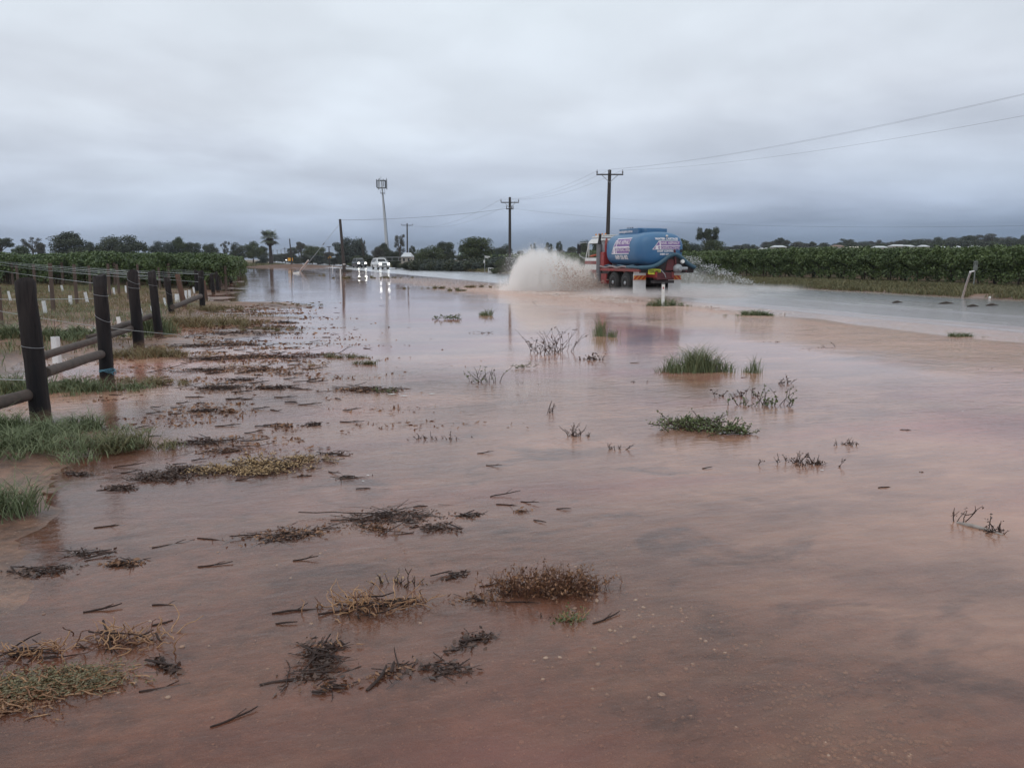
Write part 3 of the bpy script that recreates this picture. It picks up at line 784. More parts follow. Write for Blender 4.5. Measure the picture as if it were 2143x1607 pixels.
T_ = [
 (-2, 498, 60, 230, 'umbrella', 0, 'dark tree cut off by the left edge of the view', GL), (40, 508, 50, 240, 'bush', 2, 'low green tree near the left edge', GL),
 (66, 494, 44, 236, 'sparse', 1, 'bare grey-brown tree with thin twigs on the left skyline', GL), (84, 502, 30, 240, 'bush', 1, 'grey low tree beside the bare one', GL),
 (142, 483, 100, 225, 'spread', 0, 'widest dark domed gum on the left skyline', GL), (185, 503, 40, 230, 'spread', 0, 'small tree on the right shoulder of the wide domed gum', GL),
 (212, 503, 44, 232, 'bush', 2, 'low dark tree left of the tall domed gum', GL), (252, 483, 78, 225, 'round', 0, 'tall dark domed gum with a broken right side', GL),
 (303, 514, 14, 240, 'umbrella', 2, 'tiny umbrella-shaped tree in the skyline gap', GL), (340, 497, 48, 235, 'round', 3, 'rounded gum right of the skyline gap', GL),
 (372, 494, 42, 238, 'spread', 2, 'gum with a pointed green top, middle of the left skyline', GL), (402, 503, 36, 240, 'round', 0, 'dark gum next to the pointed one', GL),
 (437, 502, 30, 240, 'round', 0, 'isolated small dark oval tree on the left skyline', GL), (468, 503, 22, 245, 'sparse', 1, 'thin grey tree by the isolated dark oval one', GL),
 (455, 526, 40, 250, 'bush', 0, 'low scrub between the skyline trees left of the palm', GL), (497, 505, 32, 262, 'round', 0, 'dark gum left of the palm', GL),
 (528, 501, 46, 270, 'spread', 2, 'leafy gum just left of the palm', GL), (550, 510, 30, 275, 'bush', 0, 'dark bush behind the palm crown', GL), (480, 530, 60, 270, 'bush', 0, 'low dark scrub behind the left vines', GL),
 (548, 531, 26, 215, 'bush', 3, 'grey-green shrub at the foot of the palm, left', GM_), (590, 528, 34, 420, 'bush', 0, 'far low dark bush right of the palm', GM_), (575, 530, 26, 430, 'bush', 0, 'far dark bush close behind the palm trunk', GM_),
 (612, 518, 26, 330, 'tall', 0, 'small tree behind the short plain pole', GM_), (603, 528, 40, 380, 'bush', 0, 'dark scrub behind the parked far car', GM_),
 (629, 506, 26, 300, 'umbrella', 1, 'open sparse gum with gaps, left of the bushy green tree', GM_), (652, 507, 38, 280, 'round', 2, 'bushy green tree in the middle distance, over grey scrub', GM_), (668, 513, 26, 285, 'round', 2, 'lower half-round tree beside the bushy green one', GM_),
 (640, 530, 46, 262, 'bush', 0, 'dark roadside scrub below the bushy green tree', GM_), (665, 531, 46, 250, 'bush', 3, 'grey-green roadside scrub left of the bend signs', GM_), (688, 524, 36, 255, 'bush', 1, 'brownish scrub behind the bend signs', GM_),
 (700, 536, 40, 232, 'bush', 3, 'low grey scrub by the bend signs', GM_), (622, 537, 40, 300, 'bush', 0, 'low scrub on the far side of the road bend', GM_),
 (735, 487, 54, 200, 'round', 3, 'tall blue-green gum behind the plain pole', GM_), (716, 508, 34, 205, 'tall', 3, 'blue-green gum left of the plain pole', GM_), (752, 500, 30, 205, 'spread', 3, 'drooping gum right of the plain pole', GM_),
 (722, 531, 48, 190, 'bush', 3, 'thick grey-green shrub behind the plain pole', GM_), (750, 532, 44, 188, 'bush', 2, 'green shrub behind the dark car', GM_), (772, 530, 40, 195, 'bush', 0, 'dark shrub between the two cars', GM_),
 (760, 496, 12, 190, 'sparse', 1, 'slim half-dead tree beside the plain pole gum', GM_),
 (790, 515, 34, 240, 'spread', 1, 'grey gum left of the phone tower foot', GM_), (803, 507, 36, 250, 'spread', 0, 'gum behind the foot of the phone tower', GM_), (820, 521, 36, 240, 'bush', 0, 'dark bush right of the phone tower foot', GM_),
 (836, 487, 34, 235, 'sparse', 1, 'tall thin grey gum right of the phone tower', GM_), (832, 522, 34, 240, 'bush', 0, 'low bush under the tall thin grey gum', GM_), (862, 514, 14, 235, 'tall', 0, 'small palm-like tree left of the light green tree', GM_), (868, 526, 26, 225, 'bush', 0, 'low dark bush beside the white roofed shed', GM_),
 (900, 511, 56, 165, 'round', 2, 'light olive-green tree in the middle distance', GM_), (885, 525, 40, 160, 'bush', 2, 'light green bush left of the olive tree', GM_), (930, 501, 42, 180, 'round', 0, 'dark rounded tree behind the light olive one', GM_), (945, 525, 30, 175, 'bush', 0, 'dark bush before the green roof', GM_),
 (1003, 490, 76, 150, 'round', 2, 'big broad roadside tree behind the street sign', GM_), (975, 508, 40, 155, 'spread', 0, 'darker tree left shoulder of the big broad tree', GM_), (1036, 513, 34, 150, 'round', 0, 'darker tree right shoulder of the big broad tree', GM_), (965, 512, 14, 175, 'tall', 0, 'small tree above the green roof', GM_),
 (1056, 508, 34, 160, 'round', 0, 'dark tree left of the pole with two crossarms', GM_), (1085, 520, 30, 165, 'bush', 0, 'dark bush right of the pole with two crossarms', GM_), (1040, 522, 18, 130, 'round', 3, 'small grey-blue shrub by the street sign tree', GM_),
 (1113, 520, 26, 260, 'bush', 0, 'low tree just above the spray, left', GM_), (1116, 508, 14, 265, 'sparse', 0, 'small thin tree above the spray', GM_), (1149, 508, 16, 262, 'tall', 0, 'left one of two slim trees above the spray', GM_), (1171, 505, 14, 262, 'tall', 0, 'right one of two slim trees above the spray', GM_), (1197, 512, 36, 255, 'bush', 0, 'low dark tree between spray and truck cab', GM_),
 (1165, 520, 70, 262, 'bush', 1, 'long low scrub behind the spray', GM_), (1222, 495, 26, 190, 'round', 0, 'small round-headed dark tree left of the truck cab', GM_), (1224, 513, 44, 192, 'bush', 0, 'dark bush left of the truck cab windows', GM_), (1262, 498, 26, 200, 'bush', 0, 'bush peeping over the truck cab roof', GM_), (1283, 496, 22, 205, 'bush', 2, 'leafy top between pole and tank', GM_),
 (1425, 500, 40, 150, 'tall', 2, 'slender tree close behind the tank, right', GM_), (1442, 512, 40, 155, 'bush', 2, 'green bush right of the tank', GM_), (1482, 475, 50, 170, 'umbrella', 0, 'umbrella-crowned dark gum right of the truck', GM_), (1490, 497, 52, 165, 'round', 2, 'olive tree below the umbrella-crowned gum', GM_), (1455, 505, 46, 160, 'round', 3, 'grey-green tree left of the umbrella-crowned gum', GM_), (1508, 512, 30, 165, 'bush', 2, 'green shrub at the right foot of the umbrella gum', GM_),
]
for a in T_: tree(*a)
hx = 1524; i = 0
kinds = ['bush', 'round', 'bush', 'spread', 'bush', 'round', 'bush', 'tall']
skyl = [(1520, 511), (1560, 509), (1590, 513), (1600, 505), (1640, 499), (1665, 504), (1700, 503), (1740, 506), (1775, 501), (1800, 503), (1830, 502), (1880, 502), (1910, 498), (1960, 496), (2000, 491), (2040, 487), (2080, 492), (2120, 491), (2170, 492)]
while hx < 2165:
    ty = float(np.interp(hx, [p[0] for p in skyl], [p[1] for p in skyl])) + rnd.uniform(-2.5, 3.5)
    wd = rnd.uniform(20, 38) * (1.25 if hx > 1900 else 1)
    kd = kinds[i % 8]
    tree(hx, ty, wd, rnd.uniform(400, 455), kd, rnd.choice([0, 0, 1, 3]), 'small dark tree on the far hill above the right vineyard', GR, 'hill_tree')
    if hx > 1560: tree(hx + rnd.uniform(-8, 8), ty + rnd.uniform(7, 11), wd * 1.3, rnd.uniform(375, 398), 'bush', rnd.choice([0, 2, 0]), 'low scrub on the far hill among the pale roofs', GR, 'hill_shrub', 'shrub')
    hx += wd * rnd.uniform(.42, .75); i += 1
tree(1633, 497, 24, 395, 'umbrella', 0, 'dark umbrella-shaped tree standing above the white hill house', GR, 'hill_tree')
tree(1668, 502, 26, 392, 'round', 1, 'rounded grey-brown tree right of the white hill house', GR, 'hill_tree')

# low bush vines and prickly shrubs on the far verge
lowv = [leaf_mesh('foliage', (lambda r: np.stack([r.normal(0, .34, 900), r.normal(0, .34, 900), np.abs(r.normal(.62, .3, 900))], 1))(np.random.RandomState(60 + k)), .12, LM[k], up=.3, aspect=2.2, seed=k) for k in (0, 3)]
lm2 = MB(); lm2.tube([(0, 0, -.1), (.03, 0, .3), (.02, .02, .62)], [.07, .055, .06], bark, 6); lm2.tube([(.02, .02, .6), (.3, 0, .95)], [.045, .02], bark, 5); lm2.tube([(.02, .02, .6), (-.28, .1, .9)], [.045, .02], bark, 5)
lowt = lm2.mesh('trunk')
for i in range(34):
    px = 868 + i * 6.3 + rnd.uniform(-2, 2); D = 121 - i * .55 + (i % 3) * 6
    p = dp(px, 540, D); z0 = g1(p.x, p.y)
    o = empty('bush_vine', (p.x, p.y, z0), rnd.uniform(0, 6), 'low gnarled bush vine with dark trunk on the far verge', 'shrub', 'row of bush vines on the far verge')
    a = link('foliage', lowv[i % 2], o); b = link('trunk', lowt, o); q = rnd.uniform(.8, 1.35); o.scale = (q * 1.2, q * 1.2, q)
big = tree(1047, 537, 34, 92, 'bush', 2, 'yellow-green prickly bush behind the white square sign', GM_, 'prickly_bush', 'shrub')
tree(1062, 540, 24, 96, 'bush', 1, 'grey weedy bush left of the spray', GM_, 'weedy_bush', 'shrub')
for k, (px, top, wd, D) in enumerate([(850, 545, 40, 128), (880, 544, 30, 122), (828, 543, 34, 140)]):
    tree(px, top, wd, D, 'bush', 0, ['dark low hedge bush right of the white car', 'dark low hedge bush under the white roofed shed', 'dark low hedge bush behind the white car'][k], GM_, 'hedge_bush', 'shrub')

# palm
def palm(px, base, top, crown_px, lab):
    D = 196; p = dp(px, base, D); z0 = g1(p.x, p.y); H = dp(px, top, D).z - z0
    o = empty('palm_tree', (p.x, p.y, z0), 0, lab, 'palm tree')
    mb = MB(); th = H * .80
    mb.tube([(0, 0, -.3), (0, 0, .4), (-.05, 0, th * .5), (-.2, 0, th)], [.85, .54, .38, .34], mat('palm_trunk', (.03, .024, .022), (.05, .04, .035), 3, .9), 12); mb.build('trunk', o)
    sk = leaf_mesh('skirt', (lambda r: np.stack([-.2 + r.normal(0, .36, 900), r.normal(0, .36, 900), th - r.rand(900) * 1.5], 1))(np.random.RandomState(4)), .16, bark, up=0, aspect=4, seed=4, droop=2)
    link('dead_fronds', sk, o)
    fm = mat('palm_leaf', (.085, .105, .055), (.05, .065, .035), 2, .5, tint=(.13, .15, .085))
    rr = random.Random(5); Rr = crown_px * D / FPX / 2 * 1.75
    for i in range(38):
        az_ = rr.uniform(0, 6.283); el_ = math.radians(rr.uniform(-38, 80)); L = Rr * rr.uniform(.72, 1.02) * (.8 if el_ > 1 else 1)
        d = Vector((math.cos(az_) * math.cos(el_), math.sin(az_) * math.cos(el_), math.sin(el_)))
        c0 = Vector((-.2, 0, th + .1)); f = MB()
        hub = c0 + d * L * .55; side = d.cross(Vector((0, 0, 1))).normalized(); upv = side.cross(d)
        f.tube([c0, hub], [.03, .02], fm, 4, False)
        for j in range(17):
            a = math.radians(-115 + 230 * j / 16)
            e = (d * math.cos(a) + side * math.sin(a)) * L * .47
            tip = hub + e + Vector((0, 0, -abs(math.sin(a)) * .25 * L * .4 - .12 * L * rr.random()))
            mid = hub + e * .6; wv = (side * math.cos(a) - d * math.sin(a)) * .06
            f.add([hub, mid - wv, tip, mid + wv], [(0, 1, 2, 3)], fm)
        me = f.mesh('frond'); at_ = me.attributes.new('tint', 'FLOAT', 'POINT'); at_.data.foreach_set('value', np.full(len(me.vertices), rr.random(), np.float32))
        link('frond', me, o)
palm(568, 555, 486, 30, 'lone fan palm with a rough dark trunk at the end of the flood')

# ============================================================ grass
straw_m = mat('straw_grass', (.30, .215, .105), (.17, .10, .055), 2.5, .7, tint=(.16, .15, .065))
green_m = mat('green_grass', (.095, .135, .052), (.055, .085, .035), 3, .6, tint=(.20, .225, .115))
olive_m = mat('verge_grass', (.115, .125, .05), (.07, .085, .035), .6, .65, tint=(.21, .175, .085))
def scatter(n, tr, sr, k, thr, zmin=.04, seed=1, sc=.5):
    r = np.random.RandomState(seed); t = r.uniform(*tr, n); s = r.uniform(*sr, n)
    x, y = t * TD[0] + s * SDR[0], t * TD[1] + s * SDR[1]
    z = gz(x, y); keep = (z > zmin) & (fbm(x * sc, y * sc, k) > thr)
    return np.stack([x, y, z], 1)[keep]
P = scatter(100000, (-24, 1.2), (11, 52), 41, .0, .03, 2)
link('dry_grass', blade_mesh('dry_grass', P, .13, straw_m, .012, .7, 3, wind=(.1, 0)), label='dry straw grass covering the bank along the fence line', kind='stuff')
P = scatter(52000, (-24, -2.0), (9, 60), 47, .10, .02, 5)
link('green_grass', blade_mesh('green_grass', P, .17, green_m, .012, .5, 6), label='green grass patches growing between the young vines', kind='stuff')
P = scatter(110000, (29.3, 36.5), (-4, 64), 51, -.12, .0, 7, .3)
P = P[~((P[:, 0] * TD[0] + P[:, 1] * TD[1] > 32.0) & (P[:, 0] * TD[0] + P[:, 1] * TD[1] < 33.6) & (P[:, 0] * SDR[0] + P[:, 1] * SDR[1] < 24))]
link('verge_grass', blade_mesh('verge_grass', P, .24, olive_m, .03, .5, 8), label='rank olive green grass on the far verge below the right vines', kind='stuff')
P = scatter(60000, (29.4, 40), (62, 215), 55, -.2, .0, 9, .3)
link('far_verge_grass', blade_mesh('far_verge_grass', P, .38, olive_m, .09, .5, 10), label='yellowing grass bank beyond the flooded road, behind the cars', kind='stuff')
P = scatter(16000, (-12, 14), (190, 262), 57, -.2, .0, 11, .3)
link('distant_grass', blade_mesh('distant_grass', P, .4, olive_m, .14, .5, 12), label='distant rough grass around the palm and the dirt mound', kind='stuff')
P = scatter(9000, (-200, -10), (9, 9.5), 3, -.5, 0, 12) if False else None
# the dirt mound and the grassy island by the road in the distance
dm = MB(); soilm = mat('mound_soil', (.11, .062, .045), (.18, .11, .075), 1.4, .9, .05, 5)
for (px, py, wx, wy, h, lab) in [(608, 558, 12, 5, .62, 'low mound of red-brown dirt at the end of the flood'), (720, 549, 9, 6, .9, 'grassy hump beside the bend signs')]:
    p = gp(px, py, .1); n = 26; m_ = 16; vs = []; fs = []
    for a in range(m_ + 1):
        for b in range(n):
            th = 6.283 * b / n; f = a / m_
            rr = (1 - f) * (1 + .12 * math.sin(3 * th + 1) + .1 * math.sin(7 * th))
            vs.append((math.cos(th) * rr * wx, math.sin(th) * rr * wy, h * (1 - (1 - f) ** 2) * (1 + .25 * math.sin(5 * th + f * 6)) - .15))
    for a in range(m_):
        for b in range(n): fs.append((a * n + b, a * n + (b + 1) % n, (a + 1) * n + (b + 1) % n, (a + 1) * n + b))
    mb = MB(); mb.add(vs, fs, soilm if px < 650 else olive_m, True)
    mb.build('dirt_mound' if px < 650 else 'grass_mound', None, (p.x, p.y, .0), label=lab, cat='mound')

# ============================================================ poles, wires, tower, signs
polem = mat('dark_pole', (.040, .034, .032), (.065, .055, .050), 6, .8, .004, 20, stretch=(1, 1, .1))
greym = mat('galvanised_steel', (.42, .44, .46), (.34, .36, .38), 5, .45, metal=.3)
insm = mat('insulator', (.16, .15, .16), rough=.3)
whitem = mat('white_paint', (.78, .78, .77), (.62, .61, .58), 20, .45)
blackm = mat('black_plastic', (.022, .022, .024), rough=.5)
def upole(px, top, D, lab, lean=0.0, r=.16, arms=(), base=0.0, name='power_pole'):
    pt = dp(px, top, D); H = pt.z - base
    o = empty(name, (pt.x - lean * H, pt.y, base), 0, lab, 'utility pole')
    mb = MB(); mb.tube([(0, 0, -.4), (lean * H * .5, 0, H * .5), (lean * H, 0, H)], [r * 1.12, r, r * .82], polem, 12); mb.build('pole', o)
    for (dz_, L, ang, ins, brace) in arms:
        c = Vector((lean * H, 0, H - dz_)); d = Vector((math.cos(ang), math.sin(ang), 0))
        mb = MB(); mb.box(c + Vector((0, -.16, 0)), (L, .10, .12), polem, Matrix.Rotation(ang, 3, 'Z'))
        ob = mb.build('crossarm', o)
        if brace:
            mb = MB()
            for s in (-1, 1): mb.tube([c + d * s * L * .3 + Vector((0, -.16, -.04)), c + Vector((0, -.16, -.75))], .03, greym, 5)
            mb.build('brace', o)
        for q in ins:
            mb = MB(); b = c + d * q * L / 2 + Vector((0, -.16, .06))
            mb.lathe([(0, .03), (.06, .03), (.07, .085), (.12, .085), (.13, .05), (.17, .05), (.18, .08), (.24, .08), (.25, .03), (.42, .025)], b, (0, 0, 1), insm, 10)
            mb.build('insulator', o)
    return o, Vector((pt.x, pt.y, pt.z))
lineang = math.atan2(30, -9.75) + math.pi / 2
pA, tA = upole(1276, 356, 80, 'tall dark power pole with one wide crossarm behind the tanker', .012, .19, [(.45, 2.6, lineang * 0 + .0, (-.95, -.05, .95), True)])
pB, tB = upole(1067, 413, 110, 'dark power pole with an upper and a lower crossarm', 0, .19, [(.7, 2.4, 0, (-.98, .98, .1), True), (1.55, 1.0, .3, (-.9, .9, .5), False)])
pC, tC = upole(852, 468, 205, 'farther slim power pole with one crossarm, right of the white car', .012, .19, [(.45, 2.9, 0, (-.95, .95), True)])
pD, tD = upole(711.5, 459, 100, 'plain dark pole without crossarm standing in the flood, stayed', -.055, .185, [])
pE, tE = upole(606, 500, 200, 'shorter plain pole behind the dirt mound', -.05, .16, [])
pF, tF = upole(688.5, 516, 215, 'small T-topped pole above the bend signs', .01, .14, [(.1, 1.2, 0, (), False)])
pG, tG = upole(596, 518, 330, 'very thin far pole on the left of the road', 0, .14, [(.5, 1.6, 0, (), False)], .4)
pH, tH = upole(625, 518, 300, 'far stub pole in the scrub', 0, .16, [(.6, 1.0, 0, (), False)], .4)
for px, D in ((571, 420), (580, 460), (588, 500)): upole(px, 523, D, {571: 'tiny horizon pole nearest the palm', 580: 'tiny horizon pole between two others', 588: 'tiny horizon pole farthest from the palm'}[px], 0, .12, [(.3, 1.4, 0, (), False)], .4)
wr = mat('power_cable', (.10, .10, .11), rough=.5)
# band on the plain pole
mb = MB(); mb.lathe([(0, .205), (.12, .205)], (-.0, 0, 0), (0, 0, 1), whitem, 14); ob = mb.build('marker_band', pD); ob.location = (-.055 * .95, 0, .95)
EX = Vector((29.0, 19.5, 9.35))
for k, (off, dzz, rr) in enumerate([(-1.2, .0, .0042), (0, .25, .0042), (1.2, 0, .005)]):
    a = tA + Vector((off * .95, -.16, -.05 + dzz * .3)); b = EX + Vector((off * .7, off * .7, dzz - (.75 if k == 2 else 0)))
    wire(a, b, rr, 1.0, ['upper power cable from the tall pole out of the right side', 'middle power cable from the tall pole out of the right side', 'lowest power cable from the tall pole out of the right side'][k], 'power_cable', 'power line', None, wr, 30)
    c = tB + Vector((off, -.16, -.3))
    wire(c, a, .007, .7, ['left cable between the two large power poles', 'middle cable between the two large power poles', 'right cable between the two large power poles'][k], 'power_cable', 'power line', None, wr, 24)
    if k != 1: wire(tC + Vector((off, -.16, -.1)), c, .010, 2.0, ['left cable from the two-arm pole to the farther pole', '', 'right cable from the two-arm pole to the farther pole'][k], 'power_cable', 'power line', None, wr, 24)
wire(tD + Vector((0, 0, -.1)), tB + Vector((-.4, -.16, -1.5)), .016, .35, 'service cable from the plain stayed pole to the two-arm pole', 'power_cable', 'power line', None, wr, 24)
wire(tB + Vector((.4, -.16, -1.5)), dp(2260, 470, 60), .007, 1.0, 'faint low cable running right from the two-arm pole', 'power_cable', 'power line', None, wr, 24)
stay_a = tD + Vector((0, 0, -.5)); stay_b = gp(628, 572, 0)
mb = MB(); c = (stay_a + stay_b) / 2; mb.tube([stay_a - c, (stay_a.lerp(stay_b, .55)) - c, stay_b - c], .022, greym, 5)
q = stay_a.lerp(stay_b, .42) - c; mb.lathe([(-.2, .02), (-.15, .06), (.15, .06), (.2, .02)], q, (stay_b - stay_a), insm, 8)
mb.build('stay_wire', None, c, label='slanting stay wire with insulator left of the plain pole', cat='wire')
# yellow-white stay guard leaning in the water and the white litter at its foot
def post_between(a, b, r, m, name, lab, cat, n=10, flat=None):
    a, b = Vector(a), Vector(b); c = a.copy()
    mb = MB(); mb.tube([a - c, (a + b) / 2 - c, b - c], r, m, n); return mb.build(name, None, c, label=lab, cat=cat)
post_between(gp(626, 569, -.1), dp(645, 545, 101), .085, whitem, 'stay_guard', 'white pipe leaning to the right out of the flood water', 'pipe')
mb = MB(); mb.box((0, 0, .04), (.7, .35, .14), whitem, bevel=.05); mb.box((.2, .1, .12), (.35, .2, .1), whitem, bevel=.04); p = gp(620, 572); mb.build('white_drum', None, p, label='white plastic lump floating at the foot of the leaning pipe', cat='litter')

# guide posts
redr = mat('red_reflector', (.35, .012, .02), rough=.25, emit=None)
def guide(px, base, top, lab, w=.10, red=True):
    p = gp(px, base); H = dp(px, top, p.y).z
    o = empty('guide_post', (p.x, p.y, 0), 0, lab, 'guide post', 'white guide posts along the road')
    mb = MB(); mb.box((0, 0, H / 2 - .1), (w, .03, H + .2), whitem, bevel=.008); mb.box((0, 0, H - .02), (w * .98, .032, .03), blackm); mb.build('post', o)
    if red:
        mb = MB(); mb.lathe([(0, .02), (.006, .02)], (0, -.016, 0), (0, -1, 0), redr, 10); ob = mb.build('reflector', o); ob.location = (0, 0, H * .8); ob.scale = (1, 1, 2.0)
    return o
guide(1387, 641, 593, 'nearest white guide post with a red reflector, in grass before the tanker', .11)
guide(841, 556, 547, 'white guide post on the grass right of the white car', .16, False)
guide(713, 586, 562, 'white guide post close left of the plain pole, in the flood', .10, False)
guide(696, 562, 555, 'small white guide post left of the plain pole', .13, False)
guide(679, 551, 546, 'tiny white guide post under the bend signs', .16, False)
guide(590, 555, 551, 'tiny white guide post on the dirt mound, left', .2, False)
guide(614, 552, 548, 'tiny white guide post by the mound and the short pole', .2, False)
guide(551, 546, 542, 'tiny white marker post left of the palm trunk', .2, False)

# signs
yel = mat('sign_orange', (.78, .38, .03), rough=.4)
p = gp(691, 552, .3); o = empty('bend_sign', (p.x, p.y, .3), 0, 'orange and black bend arrow sign with a small speed plate, left of the cars', 'road sign')
mb = MB(); mb.tube([(0, 0, 0), (0, 0, 2.4)], .05, greym, 8); mb.build('pole', o)
mb = MB(); mb.box((0, -.08, 1.75), (.95, .03, .95), yel, Matrix.Rotation(R(45), 3, 'Y')); mb.build('arrow_plate', o)
mb = MB(); mb.box((-.05, -.105, 1.7), (.6, .01, .16), blackm, Matrix.Rotation(R(50), 3, 'Y')); mb.box((.2, -.105, 2.0), (.36, .01, .15), blackm, Matrix.Rotation(R(-40), 3, 'Y')); mb.build('arrow', o)
mb = MB(); mb.box((0, -.08, .72), (.7, .03, .7), yel); mb.build('speed_plate', o)
def text_mesh(body, size, m, ext=0.0, xs=1.0, bold=.0):
    cu = bpy.data.curves.new('t', 'FONT'); cu.body = body; cu.size = size; cu.align_x = 'CENTER'; cu.align_y = 'CENTER'; cu.offset = bold; cu.extrude = ext; cu.resolution_u = 3
    ob = bpy.data.objects.new('t', cu); COL.objects.link(ob)
    bpy.context.view_layer.update()
    me = bpy.data.meshes.new_from_object(ob.evaluated_get(bpy.context.evaluated_depsgraph_get())); bpy.data.objects.remove(ob)
    me.materials.clear(); me.materials.append(m)
    for v in me.vertices: v.co.x *= xs
    return me
tx = link('lettering', text_mesh('60', .55, blackm), o, (0, -.1, .72)); tx.rotation_euler = (R(90), 0, 0)
p = gp(608, 552, .35); o = empty('orange_sign', (p.x, p.y, .35), 0, 'orange roadside sign beside the far white car', 'road sign')
mb = MB(); mb.tube([(-.5, 0, 0), (-.5, 0, 1.6)], .05, greym, 6); mb.tube([(.5, 0, 0), (.5, 0, 1.6)], .05, greym, 6); mb.build('leg', o)
mb = MB(); mb.box((0, -.07, 1.25), (1.5, .04, .9), yel, bevel=.02); mb.build('plate', o)
# white square sign with a dark animal shape
p = gp(1027, 574, .0); p = dp(1027, 569, 93); o = empty('square_sign', (p.x, p.y, g1(p.x, p.y)), 0, 'white square sign with a dark emblem, low in the far verge grass', 'sign')
mb = MB(); mb.box((0, 0, .42), (.62, .03, .6), whitem, bevel=.005); mb.build('plate', o)
mb = MB()
for (x, z, rr) in [(-.13, .52, .10), (.12, .53, .11), (.0, .50, .07), (-.06, .45, .05), (.07, .42, .06), (.16, .26, .07), (-.14, .35, .035)]:
    mb.lathe([(0, rr), (.006, rr)], (x, -.017 - .0005 * len(mb.v) * .1, z), (0, -1, 0), blackm, 14)
mb.build('emblem', o)
mb = MB(); mb.tube([(-.2, .03, -.2), (-.2, .03, .4)], .025, greym, 6); mb.tube([(.2, .03, -.2), (.2, .03, .4)], .025, greym, 6); mb.build('leg', o)
# street-name sign
p = dp(1014.5, 562, 96); z0 = g1(p.x, p.y); o = empty('street_sign', (p.x, p.y, z0), 0, 'thin pole with two white street blades and a small plate, under the big tree', 'sign')
H = dp(1014.5, 534, 96).z - z0
mb = MB(); mb.tube([(0, 0, -.2), (0, 0, H)], .03, greym, 8); mb.build('pole', o)
mb = MB(); mb.box((.33, -.02, H - .18), (.62, .025, .12), whitem, Matrix.Rotation(.1, 3, 'Y')); mb.build('blade', o)
mb = MB(); mb.box((.25, .03, H - .32), (.45, .025, .11), whitem, Matrix.Rotation(.25, 3, 'Y') @ Matrix.Rotation(.6, 3, 'Z')); mb.build('blade', o)
mb = MB(); mb.box((-.06, -.05, H - .75), (.16, .02, .34), whitem); mb.build('plate', o)

# broken marker on the right verge: white leg leaning on a grey plate post
a1, a2 = gp(2013, 622), dp(2031, 569, 33.2)
p = a1; o = empty('marker_frame', (p.x, p.y, 0), 0, 'leaning white stake propped against a grey slotted post on the right verge', 'marker post')
mb = MB(); d = a2 - a1; mb.tube([Vector((0, 0, -.15)), d * .5, d], [.045, .04, .045], whitem, 8); mb.build('white_stake', o)
mb = MB(); e = dp(2034, 569, 33.3) - a1; mb.tube([d, e + Vector((.08, 0, .02))], .035, whitem, 8); mb.build('bracket', o)
b1 = gp(2036, 610, .05); b2 = dp(2043, 546, b1.y) - a1; b1 = b1 - a1
gp_m = mat('grey_plate', (.20, .21, .20), (.26, .27, .25), 8, .5, metal=.3)
mb = MB(); mb.tube([b1 + Vector((0, 0, -.2)), (b1 + b2) / 2, b2], .035, gp_m, 8); mb.build('grey_post', o)
mb = MB(); ang = math.atan2((b2 - b1).x, (b2 - b1).z)
c = b1.lerp(b2, .84) + Vector((-.03, -.05, 0)); rot = Matrix.Rotation(ang, 3, 'Y')
for (dx_, dz_, sx, sz) in [(-.085, 0, .03, .46), (.085, 0, .03, .46), (0, -.10, .14, .26), (0, .2, .14, .06)]: mb.box(c + rot @ Vector((dx_, 0, dz_)), (sx, .02, sz), gp_m, rot)
mb.build('slotted_plate', o)
p = gp(2071, 627); mb = MB(); mb.lathe([(0, .02), (.05, .05), (.10, .05), (.13, .02)], (0, 0, 0), (0, 0, 1), whitem, 10); mb.build('plastic_lid', None, p, label='small white cap at the water edge right of the marker', cat='litter')
for (px, py, w_) in [(1980, 636, .28), (2036, 642, .2), (2076, 640, .22), (1878, 634, .2)]:
    p = gp(px, py); mb = MB(); mb.tube([(-w_, 0, .01), (0, .02, .05), (w_, 0, .02)], [.015, .045, .01], bark, 6); mb.build('floating_bark', None, p, label='dark scrap of bark on the far lane near the right marker', cat='bark', group='bark scraps on the far lane')

# phone tower
D = 300; pt = dp(798.5, 376, D); pb = dp(811.5, 545, D); zb = g1(pb.x, pb.y); H = pt.z - zb; lx = pt.x - pb.x
o = empty('phone_tower', (pb.x, pb.y, zb), 0, 'tall grey mobile phone mast with an antenna headframe', 'phone mast')
mb = MB(); mb.tube([(0, 0, -.5), (lx * .5, 0, H * .5), (lx, 0, H * .97)], [.60, .38, .24], mat('mast_grey', (.55, .57, .60), (.47, .49, .52), 5, .5), 18); mb.build('mast', o)
T0 = Vector((lx, 0, H)); da = mat('antenna_grey', (.16, .17, .19), rough=.5)
mb = MB()
for dz_ in (-3.0, -.4):
    for k in range(12):
        a, b = 6.283 * k / 12, 6.283 * (k + 1) / 12
        mb.tube([T0 + Vector((math.cos(a) * 1.7, math.sin(a) * 1.7, dz_)), T0 + Vector((math.cos(b) * 1.7, math.sin(b) * 1.7, dz_))], .09, da, 5, False)
    for k in range(3):
        a = 2.094 * k + .4; mb.tube([T0 + Vector((0, 0, dz_)), T0 + Vector((math.cos(a) * 1.7, math.sin(a) * 1.7, dz_))], .08, da, 5, False)
mb.build('headframe', o)
for k in range(9):
    a = 6.283 * k / 9 + .3; c = T0 + Vector((math.cos(a) * 1.85, math.sin(a) * 1.85, -1.6 + .3 * math.sin(k * 2.1)))
    mb = MB(); mb.box(c, (.32, .22, 2.8 if k % 3 else 3.9), greym if k % 3 == 0 else da, Matrix.Rotation(a, 3, 'Z'), bevel=.04); mb.build('antenna', o)
